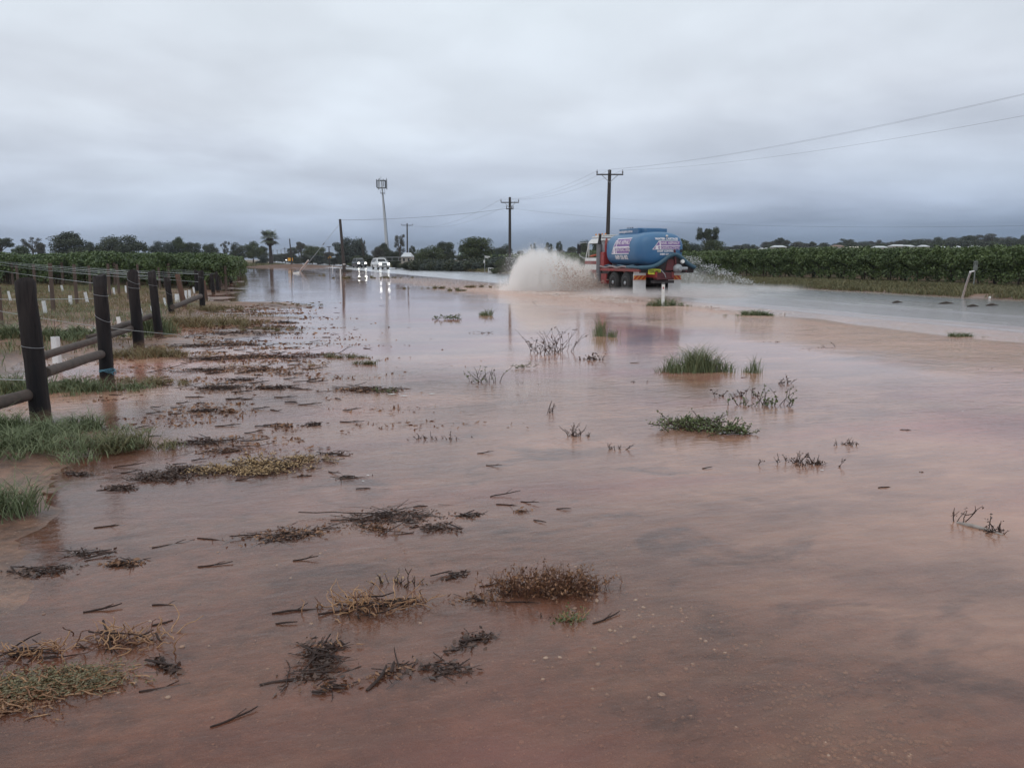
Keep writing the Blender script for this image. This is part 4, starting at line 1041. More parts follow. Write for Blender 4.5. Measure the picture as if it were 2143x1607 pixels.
mb = MB(); mb.tube([T0 + Vector((-.2, 0, -1)), T0 + Vector((-.25, 0, 1.2))], .05, da, 5); mb.tube([T0 + Vector((1.7, 0, -1)), T0 + Vector((1.7, 0, .8))], .05, greym, 5); mb.build('whip_antenna', o)
mb = MB(); c = Vector((lx * .82, 0, H * .835)); mb.lathe([(0, .9), (.15, .9)], c, (0, 0, 1), da, 14); mb.tube([c + Vector((-.8, 0, .2)), c + Vector((-.8, 0, 1.2))], .07, greym, 5); mb.tube([c + Vector((.8, 0, -.4)), c + Vector((.8, 0, 2.0))], .09, greym, 5); mb.build('lower_ring', o)
mb = MB(); mb.tube([(-.2 + .9, -.3, 0), (lx * .5 + .62, -.2, H * .5), (lx + .3, -.1, H * .9)], .09, blackm, 5); mb.build('cable_tray', o)
mb = MB(); mb.box((3.2, 0, 1.4), (4.0, 2.5, 2.6), greym, bevel=.08); mb.build('equipment_hut', None, (pb.x + 3, pb.y - 4, zb - .3), label='pale equipment cabin at the foot of the phone mast', cat='cabin')
mb = MB()
for k in range(13): mb.tube([(k * 1.9 - 4, 0, 0), (k * 1.9 - 4, 0, 2.0)], .06, greym, 5)
mb.tube([(-4, 0, 1.95), (19, 0, 1.95)], .07, greym, 5); mb.tube([(-4, 0, 1.0), (19, 0, 1.0)], .03, greym, 5)
p = dp(822, 546, 232); mb.build('compound_fence', None, (p.x, p.y, g1(p.x, p.y)), label='light rail fence right of the phone mast foot', cat='fence')

# houses and sheds
wallm = mat('house_wall', (.42, .38, .33), (.36, .32, .28), 3, .8); roofw = mat('pale_roof', (.62, .64, .66), (.5, .52, .54), 3, .5); roofg = mat('green_roof', (.33, .42, .38), (.26, .34, .31), 3, .5); roofc = mat('cream_roof', (.60, .55, .45), (.5, .46, .38), 3, .6)
winm = mat('dark_window', (.03, .035, .04), rough=.1)
def house(px, ridge, wpx, D, roof, lab, group=None, wall=2.2, rise=1.2, ang=0.0, dep=6):
    p = dp(px, ridge, D); W = wpx * D / FPX; z0 = p.z - wall - rise
    o = empty('house', (p.x, p.y, z0), ang, lab, 'house', group)
    mb = MB(); mb.box((0, 0, wall / 2 - 1), (W * .94, dep * .9, wall + 2), wallm); mb.build('wall', o)
    mb = MB(); hw, hd = W / 2, dep / 2; i_ = min(W * .18, 2)
    mb.add([(-hw, -hd, wall), (hw, -hd, wall), (hw, hd, wall), (-hw, hd, wall), (-hw + i_, 0, wall + rise), (hw - i_, 0, wall + rise)], [(0, 1, 5, 4), (1, 2, 5), (2, 3, 4, 5), (3, 0, 4), (3, 2, 1, 0)], roof); mb.build('roof', o)
    for k in range(2):
        mb = MB(); mb.box((W * (-.22 + .44 * k), -dep * .45 - .02, wall * .55), (W * .16, .06, wall * .4), winm); mb.build('window', o)
    return o
house(853, 529, 22, 200, roofw, 'low house with a white roof behind the slim crossarm pole', None, 1.6, 1.0)
house(967, 528, 17, 168, roofg, 'small house with a pale green roof left of the big broad tree', None, 2.2, 1.4)
house(974, 543, 9, 150, roofw, 'tiny white shed below the green roof', None, .7, .3, dep=2)
house(1077, 532, 12, 150, roofw, 'white shed just right of the two-arm pole foot', None, .9, .8, .5, 3)
house(1052, 541, 8, 130, roofw, 'tiny white shed behind the yellow-green bush', None, .6, .3, dep=2)
for (px, ry, wp, rf, lab) in [(1478, 525, 10, roofw, 'tiny white roof at the left end of the hill'), (1534, 523, 20, roofw, 'long white roof low on the hill, left'), (1562, 524, 9, roofw, 'small pale roof next to the domed one'), (1578, 523, 12, roofc, 'small domed cream roof low on the hill'),
        (1594, 519, 8, roofw, 'small white roof left of the big white hill house'), (1604, 519, 9, roofw, 'second small white roof left of the big white hill house'), (1629, 514, 28, roofw, 'big white hill house with a long roof'),
        (1711, 518, 10, roofw, 'little grey roof alone in the middle of the hill'), (1752, 513, 22, mat('clay_roof', (.24, .15, .11), (.19, .12, .09), 3, .7), 'brown roofed house among hill trees'), (1790, 516, 36, roofc, 'long cream roof in the middle of the hill'),
        (1841, 515, 26, roofw, 'white roof right of the long cream one'), (1878, 512, 30, roofw, 'white flat roof below the hill trees'), (1900, 513, 20, roofw, 'pale roof adjoining the white flat roof'), (1932, 513, 16, roofw, 'pale roof half hidden by vines, right'),
        (1972, 516, 12, roofw, 'small white roof right of the hill middle'), (2003, 515, 10, roofw, 'small bright roof near the right hill trees'), (2040, 514, 16, roofw, 'pale roof low at the right end of the hill')]:
    house(px, ry, wp, 350 if px > 1500 else 250, rf, lab, 'pale roofed buildings on the far hill', 1.2, .7)

# ============================================================ cars
glass = mat('car_glass', (.015, .018, .022), rough=.05, spec=.8)
tyre = mat('tyre_rubber', (.018, .018, .019), (.03, .028, .026), 20, .85)
rimm = mat('wheel_rim', (.35, .35, .36), rough=.35, metal=.6)
def car(loc, rz, paintm, lab, lamp, bar=False, name='suv'):
    o = empty(name, loc, rz, lab, 'car')
    L, W = 4.9, 1.88
    lower = [(-2.42, .45), (-2.45, .85), (-2.38, 1.05), (-1.2, 1.12), (1.05, 1.12), (2.25, 1.04), (2.42, .92), (2.45, .5), (2.3, .33), (1.95, .33), (1.85, .62), (1.6, .76), (1.3, .76), (1.05, .62), (.95, .33), (-.95, .33), (-1.05, .62), (-1.3, .76), (-1.6, .76), (-1.85, .62), (-1.95, .36)]
    mb = MB(); mb.prism(lower, -W / 2, W / 2, paintm, lambda z: .06 * max(0, (z - .9) / .2) + .05 * max(0, (.5 - z) / .2)); mb.build('body', o)
    cab_ = [(-2.3, 1.10), (-2.05, 1.66), (-1.7, 1.80), (.1, 1.83), (.42, 1.76), (1.12, 1.11)]
    mb = MB(); mb.prism(cab_, -W / 2 + .06, W / 2 - .06, paintm, lambda z: .2 * (z - 1.1) / .7); mb.build('cabin', o)
    # glazing proud of the cabin shell
    mb = MB(); n = Vector((.68, 0, .70)).normalized() * .012
    q = [Vector((.99, -.70, 1.22)), Vector((.99, .70, 1.22)), Vector((.50, .58, 1.70)), Vector((.50, -.58, 1.70))]
    mb.add([v + n for v in q], [(0, 1, 2, 3)], glass); mb.build('windscreen', o)
    for s in (-1, 1):
        for (x0, x1) in ((-.05, .72), (-1.0, -.15), (-1.95, -1.1)):
            mb = MB(); yb, yt = s * (W / 2 - .06 - .015), s * (W / 2 - .06 - .165)
            mb.add([(x0, yb + s * .012, 1.17), (x1, yb + s * .012, 1.17), (x1 - (.38 if x1 > .5 else .02), yt + s * .012, 1.70), (x0, yt + s * .012, 1.70)], [(0, 1, 2, 3)], glass); mb.build('side_window', o)
        mb = MB(); mb.box((.75, s * (W / 2 + .1), 1.22), (.14, .22, .2), paintm, bevel=.04); mb.build('mirror', o)
        mb = MB(); mb.box((2.38, s * .68, .90), (.14, .38, .22), lamp, bevel=.05); mb.build('headlight', o)
        for x in (1.45, -1.45):
            wb = MB(); wb.lathe([(-.12, .25), (-.12, .36), (-.08, .39), (.08, .39), (.12, .36), (.12, .25)], (0, 0, 0), (0, 1, 0), tyre, 20); wo_ = wb.build('wheel', o); wo_.location = (x, s * .80, .39)
            wb = MB(); wb.lathe([(-.121, .24), (-.10, .1), (.10, .1), (.121, .24)], (0, 0, 0), (0, 1, 0), rimm, 14); wb.build('rim', wo_)
    mb = MB(); mb.box((2.43, 0, .86), (.06, .86, .28), blackm, bevel=.02)
    for k in range(4): mb.box((2.465, 0, .77 + .06 * k), (.02, .8, .018), greym)
    mb.build('grille', o)
    mb = MB(); mb.box((2.47, 0, .56), (.14, 1.78, .20), paintm, bevel=.05); mb.box((2.545, 0, .58), (.015, .9, .10), blackm); mb.build('bumper', o)
    mb = MB(); mb.box((2.56, 0, .60), (.01, .36, .10), whitem); mb.build('number_plate', o)
    for s in (-1, 1):
        mb = MB(); mb.tube([(-1.8, s * .62, 1.84), (0, s * .62, 1.88)], .025, blackm, 6); mb.build('roof_rail', o)
    return o
lampm = mat('headlamp_on', (1, 1, 1), rough=.3, emit=((1, .98, .93), 7))
lampd = mat('headlamp_bright', (1, 1, 1), rough=.3, emit=((1, .97, .9), 9))
whitecar = mat('white_car_paint', (.80, .81, .82), (.74, .75, .76), 3, .25, coat=.6)
darkcar = mat('dark_car_paint', (.045, .055, .065), (.06, .07, .08), 3, .25, coat=.6)
HR = math.atan2(-SDR[1], -SDR[0])
pc = dp(796, 560, 134); car((pc.x, pc.y, .0), HR + .12, whitecar, 'white four-wheel drive with headlights on, driving through the flood', lampm)
pc = dp(752, 560, 160); car((pc.x, pc.y, .0), HR + .1, darkcar, 'dark four-wheel drive with bright headlights, behind the white one', lampd)
pc = dp(601, 545, 380); car((pc.x, pc.y, .45), HR, whitecar, 'far small white car at the road bend beside the orange sign', lampm)

# ============================================================ tanker truck
red = mat('truck_red', (.36, .035, .035), (.26, .03, .03), 4, .4, c3=(.20, .045, .04))
twhite = mat('truck_white', (.76, .76, .76), (.66, .65, .63), 3, .35, coat=.3)
blue = mat('tank_blue', (.048, .165, .335), (.036, .128, .275), 1.4, .42, c3=(.085, .20, .34), detail=7)
hoseb = mat('hose_blue', (.045, .115, .165), (.03, .08, .12), 4, .45)
stackm = mat('stack_grey', (.20, .20, .21), (.14, .14, .15), 5, .45, metal=.3)
dk = mat('underbody', (.030, .026, .028), (.05, .04, .04), 5, .8)
purple = mat('decal_purple', (.23, .12, .36), rough=.5)
decw = mat('decal_white', (.78, .76, .80), rough=.5)
pinkw = mat('decal_lilac', (.66, .58, .68), rough=.5)
orange = mat('plate_orange', (.72, .30, .05), rough=.4); redst = mat('plate_red', (.50, .05, .02), rough=.4); yelp = mat('plate_yellow', (.62, .66, .05), rough=.5)
LWX, LWY = 5.30, 38.0
fw = Vector((-.300, .954, 0)).normalized(); HT = math.atan2(fw.y, fw.x)
lf = Vector((-fw.y, fw.x, 0))
tor = Vector((LWX, LWY, 0)) - lf * 1.22
trk = empty('tanker_truck', (tor.x, tor.y, -.01), HT, 'blue water tanker truck with red chassis and red and white cab, driving through the flood', 'truck')
trk.scale = (1, 1, 1)
# chassis
mb = MB()
for s in (-.42, .42): mb.box((1.6, s, .92), (6.4, .09, .26), red, bevel=.015)
for x in (-1.2, .1, 1.3, 2.6, 3.8): mb.box((x, 0, .92), (.12, .8, .16), red)
mb.build('chassis', trk)
mb = MB(); mb.box((.75, 1.17, 1.12), (4.4, .10, .14), red, bevel=.02); mb.box((.75, -1.17, 1.12), (4.4, .10, .14), red, bevel=.02)
for x in np.linspace(-1.2, 2.6, 7): mb.box((x, 0, 1.10), (.10, 2.3, .10), red)
mb.build('deck_rail', trk)
mb = MB()
for k, (zz, yy) in enumerate([(1.24, 1.10), (1.25, 1.20), (1.30, 1.15)]):
    mb.tube([(2.9 - .28 * i, yy + .03 * math.sin(i * 1.7 + k), zz + .035 * math.sin(i * 1.3 + k * 2)) for i in range(14)], .045, [mat('hose_brown', (.12, .055, .05), rough=.6), mat('hose_grey', (.30, .24, .24), rough=.5), hoseb][k], 8)
mb.build('deck_hose', trk)
redd = mat('shaded_red', (.13, .022, .026), (.07, .02, .022), 5, .6)  # duller red for the tail parts, their shade put into the colour
# tank
ta, tb, tz = 1.20, .80, 2.06
def sect(th, sx):
    c, s = math.cos(th), math.sin(th); e = 2 / 2.9
    return (math.copysign(abs(c) ** e, c) * ta * sx, math.copysign(abs(s) ** e, s) * tb * sx)
xs_ = [(-1.40, .02), (-1.395, .35), (-1.37, .60), (-1.31, .78), (-1.2, .90), (-1.03, .97), (-.8, 1.0), (0, 1), (1, 1), (2.0, 1.0), (2.25, .975), (2.42, .91), (2.54, .80), (2.61, .62), (2.64, .35), (2.645, .02)]
mb = MB(); N = 48; vs = []; fs = []
for (x, sc) in xs_:
    for k in range(N):
        y, z = sect(2 * math.pi * k / N, sc); vs.append((x, y, tz + z))
for i in range(len(xs_) - 1):
    for k in range(N): fs.append((i * N + k, i * N + (k + 1) % N, (i + 1) * N + (k + 1) % N, (i + 1) * N + k))
mb.add(vs, fs, blue, True); mb.add(vs[:N], [list(range(N))], blue); mb.add(vs[-N:], [list(range(N))], blue)
tank = mb.build('tank', trk)
mb = MB(); mb.box((.95, .02, 2.93), (2.1, 1.25, .26), blue, bevel=.03); mb.box((-.35, -.05, 2.92), (.55, 1.05, .2), blue, bevel=.03); mb.build('hatch_coaming', tank)
mb = MB()
for x in (.7, .95, 1.2): mb.tube([(x, .55, 3.04), (x, .55, 3.12)], .03, blackm, 6)
mb.build('hatch_lug', tank)
mb = MB(); mb.lathe([(0, .05), (.05, .05), (.06, .03), (.1, .03)], (-1.38, -.15, 2.66), (-1, 0, 0), whitem, 10); mb.build('rear_vent', tank)
mb = MB(); mb.lathe([(0, .07), (.04, .07)], (-1.30, -.95, 2.0), (-1, 0, 0), blackm, 10); mb.build('rear_port', tank)
def side_map(u, v, off=.006, y0=1.0):
    """u to the rear, v up, on the left flank"""
    vv = max(min(v / tb, .97), -.97); yy = ta * (1 - abs(vv) ** 2.9) ** (1 / 2.9)
    return Vector((-u, yy + off, tz + v))
def endx(rad):
    xs = [0.02, .35, .60, .78, .90, .97, 1.0]; ys = [-1.40, -1.395, -1.37, -1.31, -1.2, -1.03, -.8]
    return float(np.interp(rad, xs, ys))
def rear_map(u, v, off=.008):
    """u to the right (negative y), v up, on the domed rear end"""
    y = -u; rad = (abs(y / ta) ** 2.9 + abs(v / tb) ** 2.9) ** (1 / 2.9)
    return Vector((endx(rad) - off, y, tz + v))
def mapped(mp, poly, m, name, parent, off, n=10):
    """poly: four corners (u,v), gridded and laid on the tank"""
    mb = MB(); P = [Vector((a, b, 0)) for a, b in poly]; vs = []
    for i in range(n + 1):
        for j in range(n + 1):
            a = P[0].lerp(P[1], i / n); b = P[3].lerp(P[2], i / n); q = a.lerp(b, j / n); vs.append(mp(q.x, q.y, off))
    fs = [(i * (n + 1) + j, (i + 1) * (n + 1) + j, (i + 1) * (n + 1) + j + 1, i * (n + 1) + j + 1) for i in range(n) for j in range(n)]
    mb.add(vs, fs, m, True); return mb
def maptext(mp, body, size, u0, v0, m, off, xs=1.0, slope=0.0, bold=0.0):
    me = text_mesh(body, size, m, xs=xs, bold=bold)
    bm = bmesh.new(); bm.from_mesh(me)
    bmesh.ops.triangulate(bm, faces=bm.faces); bmesh.ops.subdivide_edges(bm, edges=[e for e in bm.edges if e.calc_length() > .12], cuts=1); bmesh.ops.triangulate(bm, faces=bm.faces)
    bm.to_mesh(me); bm.free()
    for v in me.vertices:
        c = v.co.copy(); v.co = mp(c.x + u0, c.y + v0 + slope * c.x, off)
    return link('lettering', me, tank)
# left flank panel
def panel(mp, cx, cz, W, H, n=10):
    l, r_, b, t_ = cx - W / 2, cx + W / 2, cz - H / 2, cz + H / 2; sl = W * .22
    mb = mapped(mp, [(l + sl, t_), (r_, t_), (r_ - W * .03, b), (l, b)], purple, 'p', tank, .005)
    link('decal_ground', mb.mesh('decal_ground'), tank)
    bw = H * .055
    bars = [[(l + sl, t_), (r_ + .02, t_), (r_ + .02, t_ - bw), (l + sl, t_ - bw)], [(l, b + bw), (r_ - W * .03, b + bw), (r_ - W * .03, b), (l, b)],
            [(l + sl * .75, cz - .02 * H), (r_, cz - .02 * H), (r_, cz - .11 * H), (l + sl * .72, cz - .11 * H)], [(l + sl, t_), (l + sl + bw * 1.4, t_), (l + bw * 1.4, b), (l, b)],
            [(l + sl * 1.05, t_), (l + sl * 1.25, t_), (l + sl * 1.35, b), (l + sl * 1.15, b)], [(l + sl * .5, cz - .1 * H), (l + sl * .9, cz), (l + sl * .95, b + bw), (l + sl * .45, b + bw)]]
    for q in bars: link('decal_bar', mapped(mp, q, decw, 'b', tank, .010, 6).mesh('decal_bar'), tank)
panel(side_map, -.62, .17, 1.95, .74)
maptext(side_map, 'TANK ASPHALT', .27, -.42, .335, pinkw, .016, .86, 0, .012)
maptext(side_map, 'CONTRACTING', .25, -.42, .0, pinkw, .016, .95, 0, .008)
maptext(side_map, '0409 556 802', .26, -.55, -.36, decw, .012, .95, 0, .012)
tx = link('lettering', text_mesh('bendalogistics.com.au', .17, decw, bold=.006), tank); tx.rotation_euler = (R(90), 0, R(180)); tx.location = (1.22, .66, 2.93)
panel(rear_map, .17, .19, 1.45, .40)
maptext(rear_map, 'TANK ASPHALT', .15, .30, .28, pinkw, .018, 1.0, 0, .006)
maptext(rear_map, 'CONTRACTING', .12, .30, .07, pinkw, .018, 1.2, 0, .004)
maptext(rear_map, 'WATER CARTAGE', .13, .17, .47, decw, .012, 1.1, 0, .006)
maptext(rear_map, 'DUST CONTROL', .11, .15, -.08, decw, .012, 1.1, 0, .006)
maptext(rear_map, '0409 556 802', .11, .17, -.22, decw, .012, 1.1, 0, .006)
# arched hose across the tail with its rubber apron
mb = MB(); pts = []
for i in range(25):
    f = i / 24; y = 1.18 - 2.75 * f
    z = 1.24 + .62 * math.exp(-((f - .60) / .26) ** 2) - .05 * f
    pts.append((-1.52 - .08 * math.sin(f * 3.14), y, z))
pts = [(-.2, 1.22, 1.27), (-.8, 1.22, 1.26), (-1.3, 1.22, 1.25)] + pts
mb.tube(pts, [.07] * 3 + [.095] * 25, hoseb, 12); mb.build('arched_hose', trk)
mb = MB(); vs = []; fs = []
for i in range(25):
    x, y, z = pts[i + 3]; vs += [(x + .04, y, z), (x + .12, y, 1.0)]
for i in range(24): fs.append((2 * i, 2 * i + 1, 2 * i + 3, 2 * i + 2))
vs2 = [(x + .03, y, z) for x, y, z in vs]; k = len(vs); mb.add(vs + vs2, fs + [tuple(j + k for j in f) for f in fs], dk, False); mb.build('rubber_apron', trk)
mb = MB(); mb.box((-1.50, -.30, 1.36), (.16, .50, .50), redd, taper=(.6, .6), bevel=.02); mb.box((-1.60, -.50, 1.66), (.06, .07, .80), redd, Matrix.Rotation(-.12, 3, 'X')); mb.build('tail_bracket', trk)
mb = MB(); mb.box((-1.40, -.05, .86), (.3, .9, .34), redd, bevel=.03); mb.box((-1.4, 0, .60), (.14, 1.1, .12), dk); mb.build('tail_frame', trk)
mb = MB(); mb.lathe([(0, .16), (.12, .2), (.28, .2), (.34, .1), (.45, .08)], (-1.45, -.62, 1.20), (-1, 0, 0), greym, 16); mb.lathe([(0, .08), (.5, .08)], (-1.6, -.62, 1.2), (0, -1, .0), greym, 12); mb.lathe([(0, .09), (.1, .09)], (-1.6, -.85, 1.5), (-1, 0, .3), whitem, 12); mb.build('pump', trk)
mb = MB(); mb.tube([(-1.66, .25, 1.15), (-1.68, .05, .95), (-1.66, -.02, .8)], .02, greym, 6); mb.build('lever', trk)
# wheels
for x in (0, 1.36):
    mb = MB()
    mb.tube([(x, -.9, .52), (x, .9, .52)], .10, dk, 8); mb.build('axle', trk)
for x in (0, 1.36, 4.25):
    for s in (-1, 1):
        wb = MB(); r0 = .52
        wb.lathe([(-.26, .30), (-.26, .46), (-.20, r0), (-.02, r0), (0, .48), (.02, r0), (.20, r0), (.26, .46), (.26, .30)], (0, 0, 0), (0, 1, 0), tyre, 30)
        wo_ = wb.build('wheel', trk); wo_.location = (x, s * .96, .52)
        wb = MB(); wb.lathe([(s * .24, .31), (s * .262, .31), (s * .255, .27), (s * .16, .24), (s * .16, .12)], (0, 0, 0), (0, 1, 0), stackm, 24); wb.build('rim', wo_)
        wb = MB(); wb.lathe([(s * .15, .12), (s * .25, .10), (s * .28, .08), (s * .29, .03)], (0, 0, 0), (0, 1, 0), greym, 16)
        for k in range(8):
            a = 6.283 * k / 8; wb.lathe([(s * .16, .018), (s * .20, .018)], (math.cos(a) * .185, 0, math.sin(a) * .185), (0, 1, 0), greym, 6)
        wb.build('hub', wo_)
for s in (-1, 1):
    mb = MB(); vs = []; fs = []
    prof = [(-.72, .62), (-.62, .92), (-.35, 1.06), (.68, 1.08), (1.7, 1.06), (1.98, .92), (2.06, .62)]
    for (x, z) in prof: vs += [(x, s * .68, z), (x, s * 1.23, z)]
    for i in range(len(prof) - 1): fs.append((2 * i, 2 * i + 1, 2 * i + 3, 2 * i + 2))
    mb.add(vs, fs, dk); mb.build('mudguard', trk)
    # mud flap with striped plate
    fy = s * .90
    mb = MB(); mb.box((-.86, fy, .50), (.02, .64, .86), twhite); fl = mb.build('mud_flap', trk)
    mb = MB(); mb.box((-.885, fy, .96), (.03, .62, .20), twhite, bevel=.004); mb.build('tail_plate', trk)
    mb = MB(); mb.box((-.90, fy, .78), (.02, .60, .20), orange); pl = mb.build('striped_plate', trk)
    for k in range(3):
        mb = MB(); c = fy - .21 + .21 * k; q = .10 * s * -1
        mb.add([(-.912, c - .055 - q, .682), (-.912, c + .055 - q, .682), (-.912, c + .055 + q, .878), (-.912, c - .055 + q, .878)], [(0, 1, 2, 3)], redst); mb.build('stripe', pl)
mb = MB(); mb.box((-1.5, .48, 1.06), (.02, .62, .25), yelp, Matrix.Rotation(.06, 3, 'X')); yp = mb.build('yellow_plate', trk)
me = text_mesh('TERRAM03', .19, mat('plate_dark', (.03, .03, .01), rough=.6), xs=.62, bold=.004); t_o = link('lettering', me, yp); t_o.location = (-1.515, .48, 1.06); t_o.rotation_euler = (R(90), 0, R(-90))
# boxes in front of the wheels
mb = MB(); mb.box((2.45, 1.02, .66), (.62, .45, .50), red, bevel=.03); mb.build('toolbox', trk)
mb = MB(); mb.box((2.45, -1.02, .70), (.7, .45, .5), dk, bevel=.03); mb.build('fuel_tank', trk)
mb = MB(); mb.box((2.78, .95, 1.62), (.42, .5, .72), red, bevel=.05); mb.tube([(2.80, .95, 1.95), (2.80, .98, 2.25), (2.84, .95, 2.5), (3.0, .85, 2.62)], [.07, .065, .06, .05], red, 10); mb.build('hydraulic_tank', trk)
mb = MB(); mb.tube([(3.13, 1.18, .35), (3.13, 1.18, 1.1), (3.13, 1.18, 2.35)], [.12, .15, .15], stackm, 18); mb.tube([(3.13, 1.18, 2.3), (3.12, 1.18, 2.6), (3.0, 1.2, 2.86)], [.12, .07, .065], blackm, 12); mb.build('exhaust_stack', trk)
# cab
screen = mat('windscreen_glass', (.8, .85, .85), rough=.05, trans=1.0); screen.node_tree.nodes['Principled BSDF'].inputs['IOR'].default_value = 1.02
mb = MB()
mb.prism([(3.15, .62), (3.15, 1.26), (5.04, 1.26), (5.06, .95), (5.0, .55), (4.82, .55), (4.72, .85), (4.45, 1.02), (4.05, 1.02), (3.78, .85), (3.70, .62)], -1.18, 1.18, twhite)
mb.prism([(3.15, 2.42), (3.15, 2.58), (3.35, 2.68), (4.55, 2.64), (4.78, 2.50), (4.80, 2.42)], -1.11, 1.11, twhite, lambda z: .10 * max(0, (z - 2.42) / .25))
for s in (-1, 1):
    mb.box((4.08, s * 1.155, 1.475), (1.86, .05, .43), twhite)
    mb.box((3.29, s * 1.12, 2.06), (.26, .05, .74), twhite, Matrix.Rotation(s * .07, 3, 'X'))
    mb.tube([(4.97, s * 1.13, 1.68), (4.78, s * 1.07, 2.43)], .035, twhite, 6)
mb.box((5.0, 0, 1.475), (.05, 2.26, .43), twhite)
mb.box((3.19, 0, 1.85), (.05, 2.2, 1.17), twhite); mb.box((3.235, 0, 1.85), (.03, 2.18, 1.15), blackm); mb.box((4.0, 0, 2.40), (1.5, 2.1, .03), blackm)  # black sheets added behind and overhead to darken the cab interior
mb.box((4.75, 0, 1.55), (.35, 2.2, .2), blackm)
mb.box((3.45, .55, 1.75), (.14, .5, .8), blackm, bevel=.03); mb.box((3.45, -.55, 1.75), (.14, .5, .8), blackm, bevel=.03)
cab = mb.build('cab', trk)
for s in (-1, 1):
    for (z0, z1, x0, x1) in ((1.36, 1.53, 3.2, 5.0), (.70, 1.0, 3.2, 3.62), (.88, 1.08, 3.2, 5.03)):
        if z0 == .88 and False: continue
        mb = MB(); mb.box(((x0 + x1) / 2, s * 1.184, (z0 + z1) / 2), (x1 - x0, .012, z1 - z0), red); mb.build('red_stripe', cab)
    g_ = lambda z: 1.18 - .10 * max(0, (z - 1.7) / .9) + .006
    if s < 0: mb = MB(); mb.add([(3.42, s * g_(1.72), 1.72), (4.86, s * g_(1.72), 1.72), (4.68, s * g_(2.42), 2.42), (3.42, s * g_(2.42), 2.42)], [(0, 1, 2, 3)], glass); mb.build('side_window', cab)
    mb = MB(); mb.box((4.55, s * 1.155, 2.07), (.05, .03, .72), twhite); mb.build('window_pillar', cab)
    mb = MB(); mb.tube([(4.85, s * 1.15, 2.48), (5.12, s * 1.42, 2.46), (5.2, s * 1.45, 2.1), (5.12, s * 1.42, 1.78), (4.98, s * 1.2, 1.66)], .022, greym, 6); mb.box((5.16, s * 1.46, 2.14), (.06, .2, .5), blackm, bevel=.02); mb.build('mirror', cab)
    mb = MB(); mb.box((5.06, s * .85, 1.14), (.06, .3, .2), whitem, bevel=.03); mb.build('headlight', cab)
mb = MB(); n = Vector((.9, 0, .3)).normalized() * .01; mb.add([Vector(v) + n for v in [(4.97, -1.08, 1.70), (4.97, 1.08, 1.70), (4.79, 1.02, 2.42), (4.79, -1.02, 2.42)]], [(0, 1, 2, 3)], screen); mb.build('windscreen', cab)
mb = MB(); mb.box((5.1, 0, .72), (.2, 2.36, .36), twhite, bevel=.05); mb.build('bumper', cab)
mb = MB(); mb.box((3.9, 0, 2.73), (1.3, 2.0, .08), twhite, bevel=.03); mb.build('roof_hatch', cab)
for i, x in enumerate((3.3, 3.65, 4.0, 4.35, 4.6)):
    mb = MB(); mb.box((x, 0, 2.82), (.12, 1.9 - .1 * i, .05), whitem, bevel=.015); mb.build('roof_bar', cab)
mb = MB()
for x in np.linspace(3.5, 4.7, 4): mb.lathe([(0, .05), (.06, .045), (.09, .02)], (x, .7, 2.84), (0, 0, 1), mat('amber_lamp', (.6, .22, .03), rough=.3), 8)
mb.build('roof_lamp', cab)
mb = MB(); mb.box((3.18, 0, 2.1), (.06, 2.2, .9), mat('cab_back', (.55, .56, .58), rough=.4)); mb.build('cab_rear_panel', cab)

# driver: an arm and shoulder in an orange shirt at the open side window
skin = mat('skin', (.42, .22, .15), rough=.6); shirt = mat('orange_shirt', (.55, .13, .07), (.45, .1, .06), 6, .8); hair = mat('hair', (.03, .02, .015), rough=.8)
def body(name, nodes, edges, m, parent):
    me = bpy.data.meshes.new(name); me.from_pydata([n_[0] for n_ in nodes], edges, []); me.materials.append(m)
    ob = link(name, me, parent); sk = ob.modifiers.new('skin', 'SKIN'); sk.use_smooth_shade = True
    for i, n_ in enumerate(nodes): me.skin_vertices[0].data[i].radius = n_[1]
    me.skin_vertices[0].data[0].use_root = True
    ob.modifiers.new('sub', 'SUBSURF').levels = 1; ob.modifiers['sub'].render_levels = 2
    dg = bpy.context.evaluated_depsgraph_get(); bpy.context.view_layer.update()
    m2 = bpy.data.meshes.new_from_object(ob.evaluated_get(dg)); ob.modifiers.clear(); ob.data = m2
    return ob
dpos = trk.location + fw * 3.95 - lf * -.98 + Vector((0, 0, 1.30))
per = empty('person', dpos, HT, 'truck driver in an orange shirt, arm resting on the cab window', 'person')
nodes = [((0, -.25, .05), (.16, .15)), ((0, -.25, .30), (.15, .14)), ((0, -.25, .52), (.13, .17)), ((0, -.25, .64), (.06, .06)), ((.02, -.25, .80), (.09, .10)), ((0, -.08, .55), (.07, .07)), ((.10, .14, .50), (.055, .055)), ((.34, .20, .47), (.042, .042)), ((0, -.44, .55), (.07, .07)), ((.14, -.5, .32), (.05, .05)), ((.42, -.42, .38), (.04, .04)),
         ((.2, -.2, .02), (.11, .11)), ((.5, -.2, .05), (.09, .09)), ((.2, -.38, .02), (.11, .11)), ((.5, -.38, .05), (.09, .09))]
body('torso', nodes, [(0, 1), (1, 2), (2, 3), (3, 4), (2, 5), (5, 6), (6, 7), (2, 8), (8, 9), (9, 10), (0, 11), (11, 12), (0, 13), (13, 14)], shirt, per)
mb = MB(); mb.lathe([(-.14, .02), (-.12, .055), (-.06, .078), (.02, .09), (.08, .085), (.12, .05), (.135, .01)], (.03, -.25, .83), (0, 0, 1), skin, 16)
mb.lathe([(0, .012), (.03, .02), (.05, .01)], (.10, -.25, .83), (.8, 0, -.5), skin, 8)
for s in (-1, 1): mb.lathe([(0, .02), (.012, .022)], (.03, -.25 + s * .088, .83), (0, s, 0), skin, 8)
mb.build('head', per)
mb = MB(); mb.lathe([(.0, .096), (.05, .094), (.09, .07), (.115, .02)], (.02, -.25, .86), (0, 0, 1), hair, 16); mb.build('hair', per)
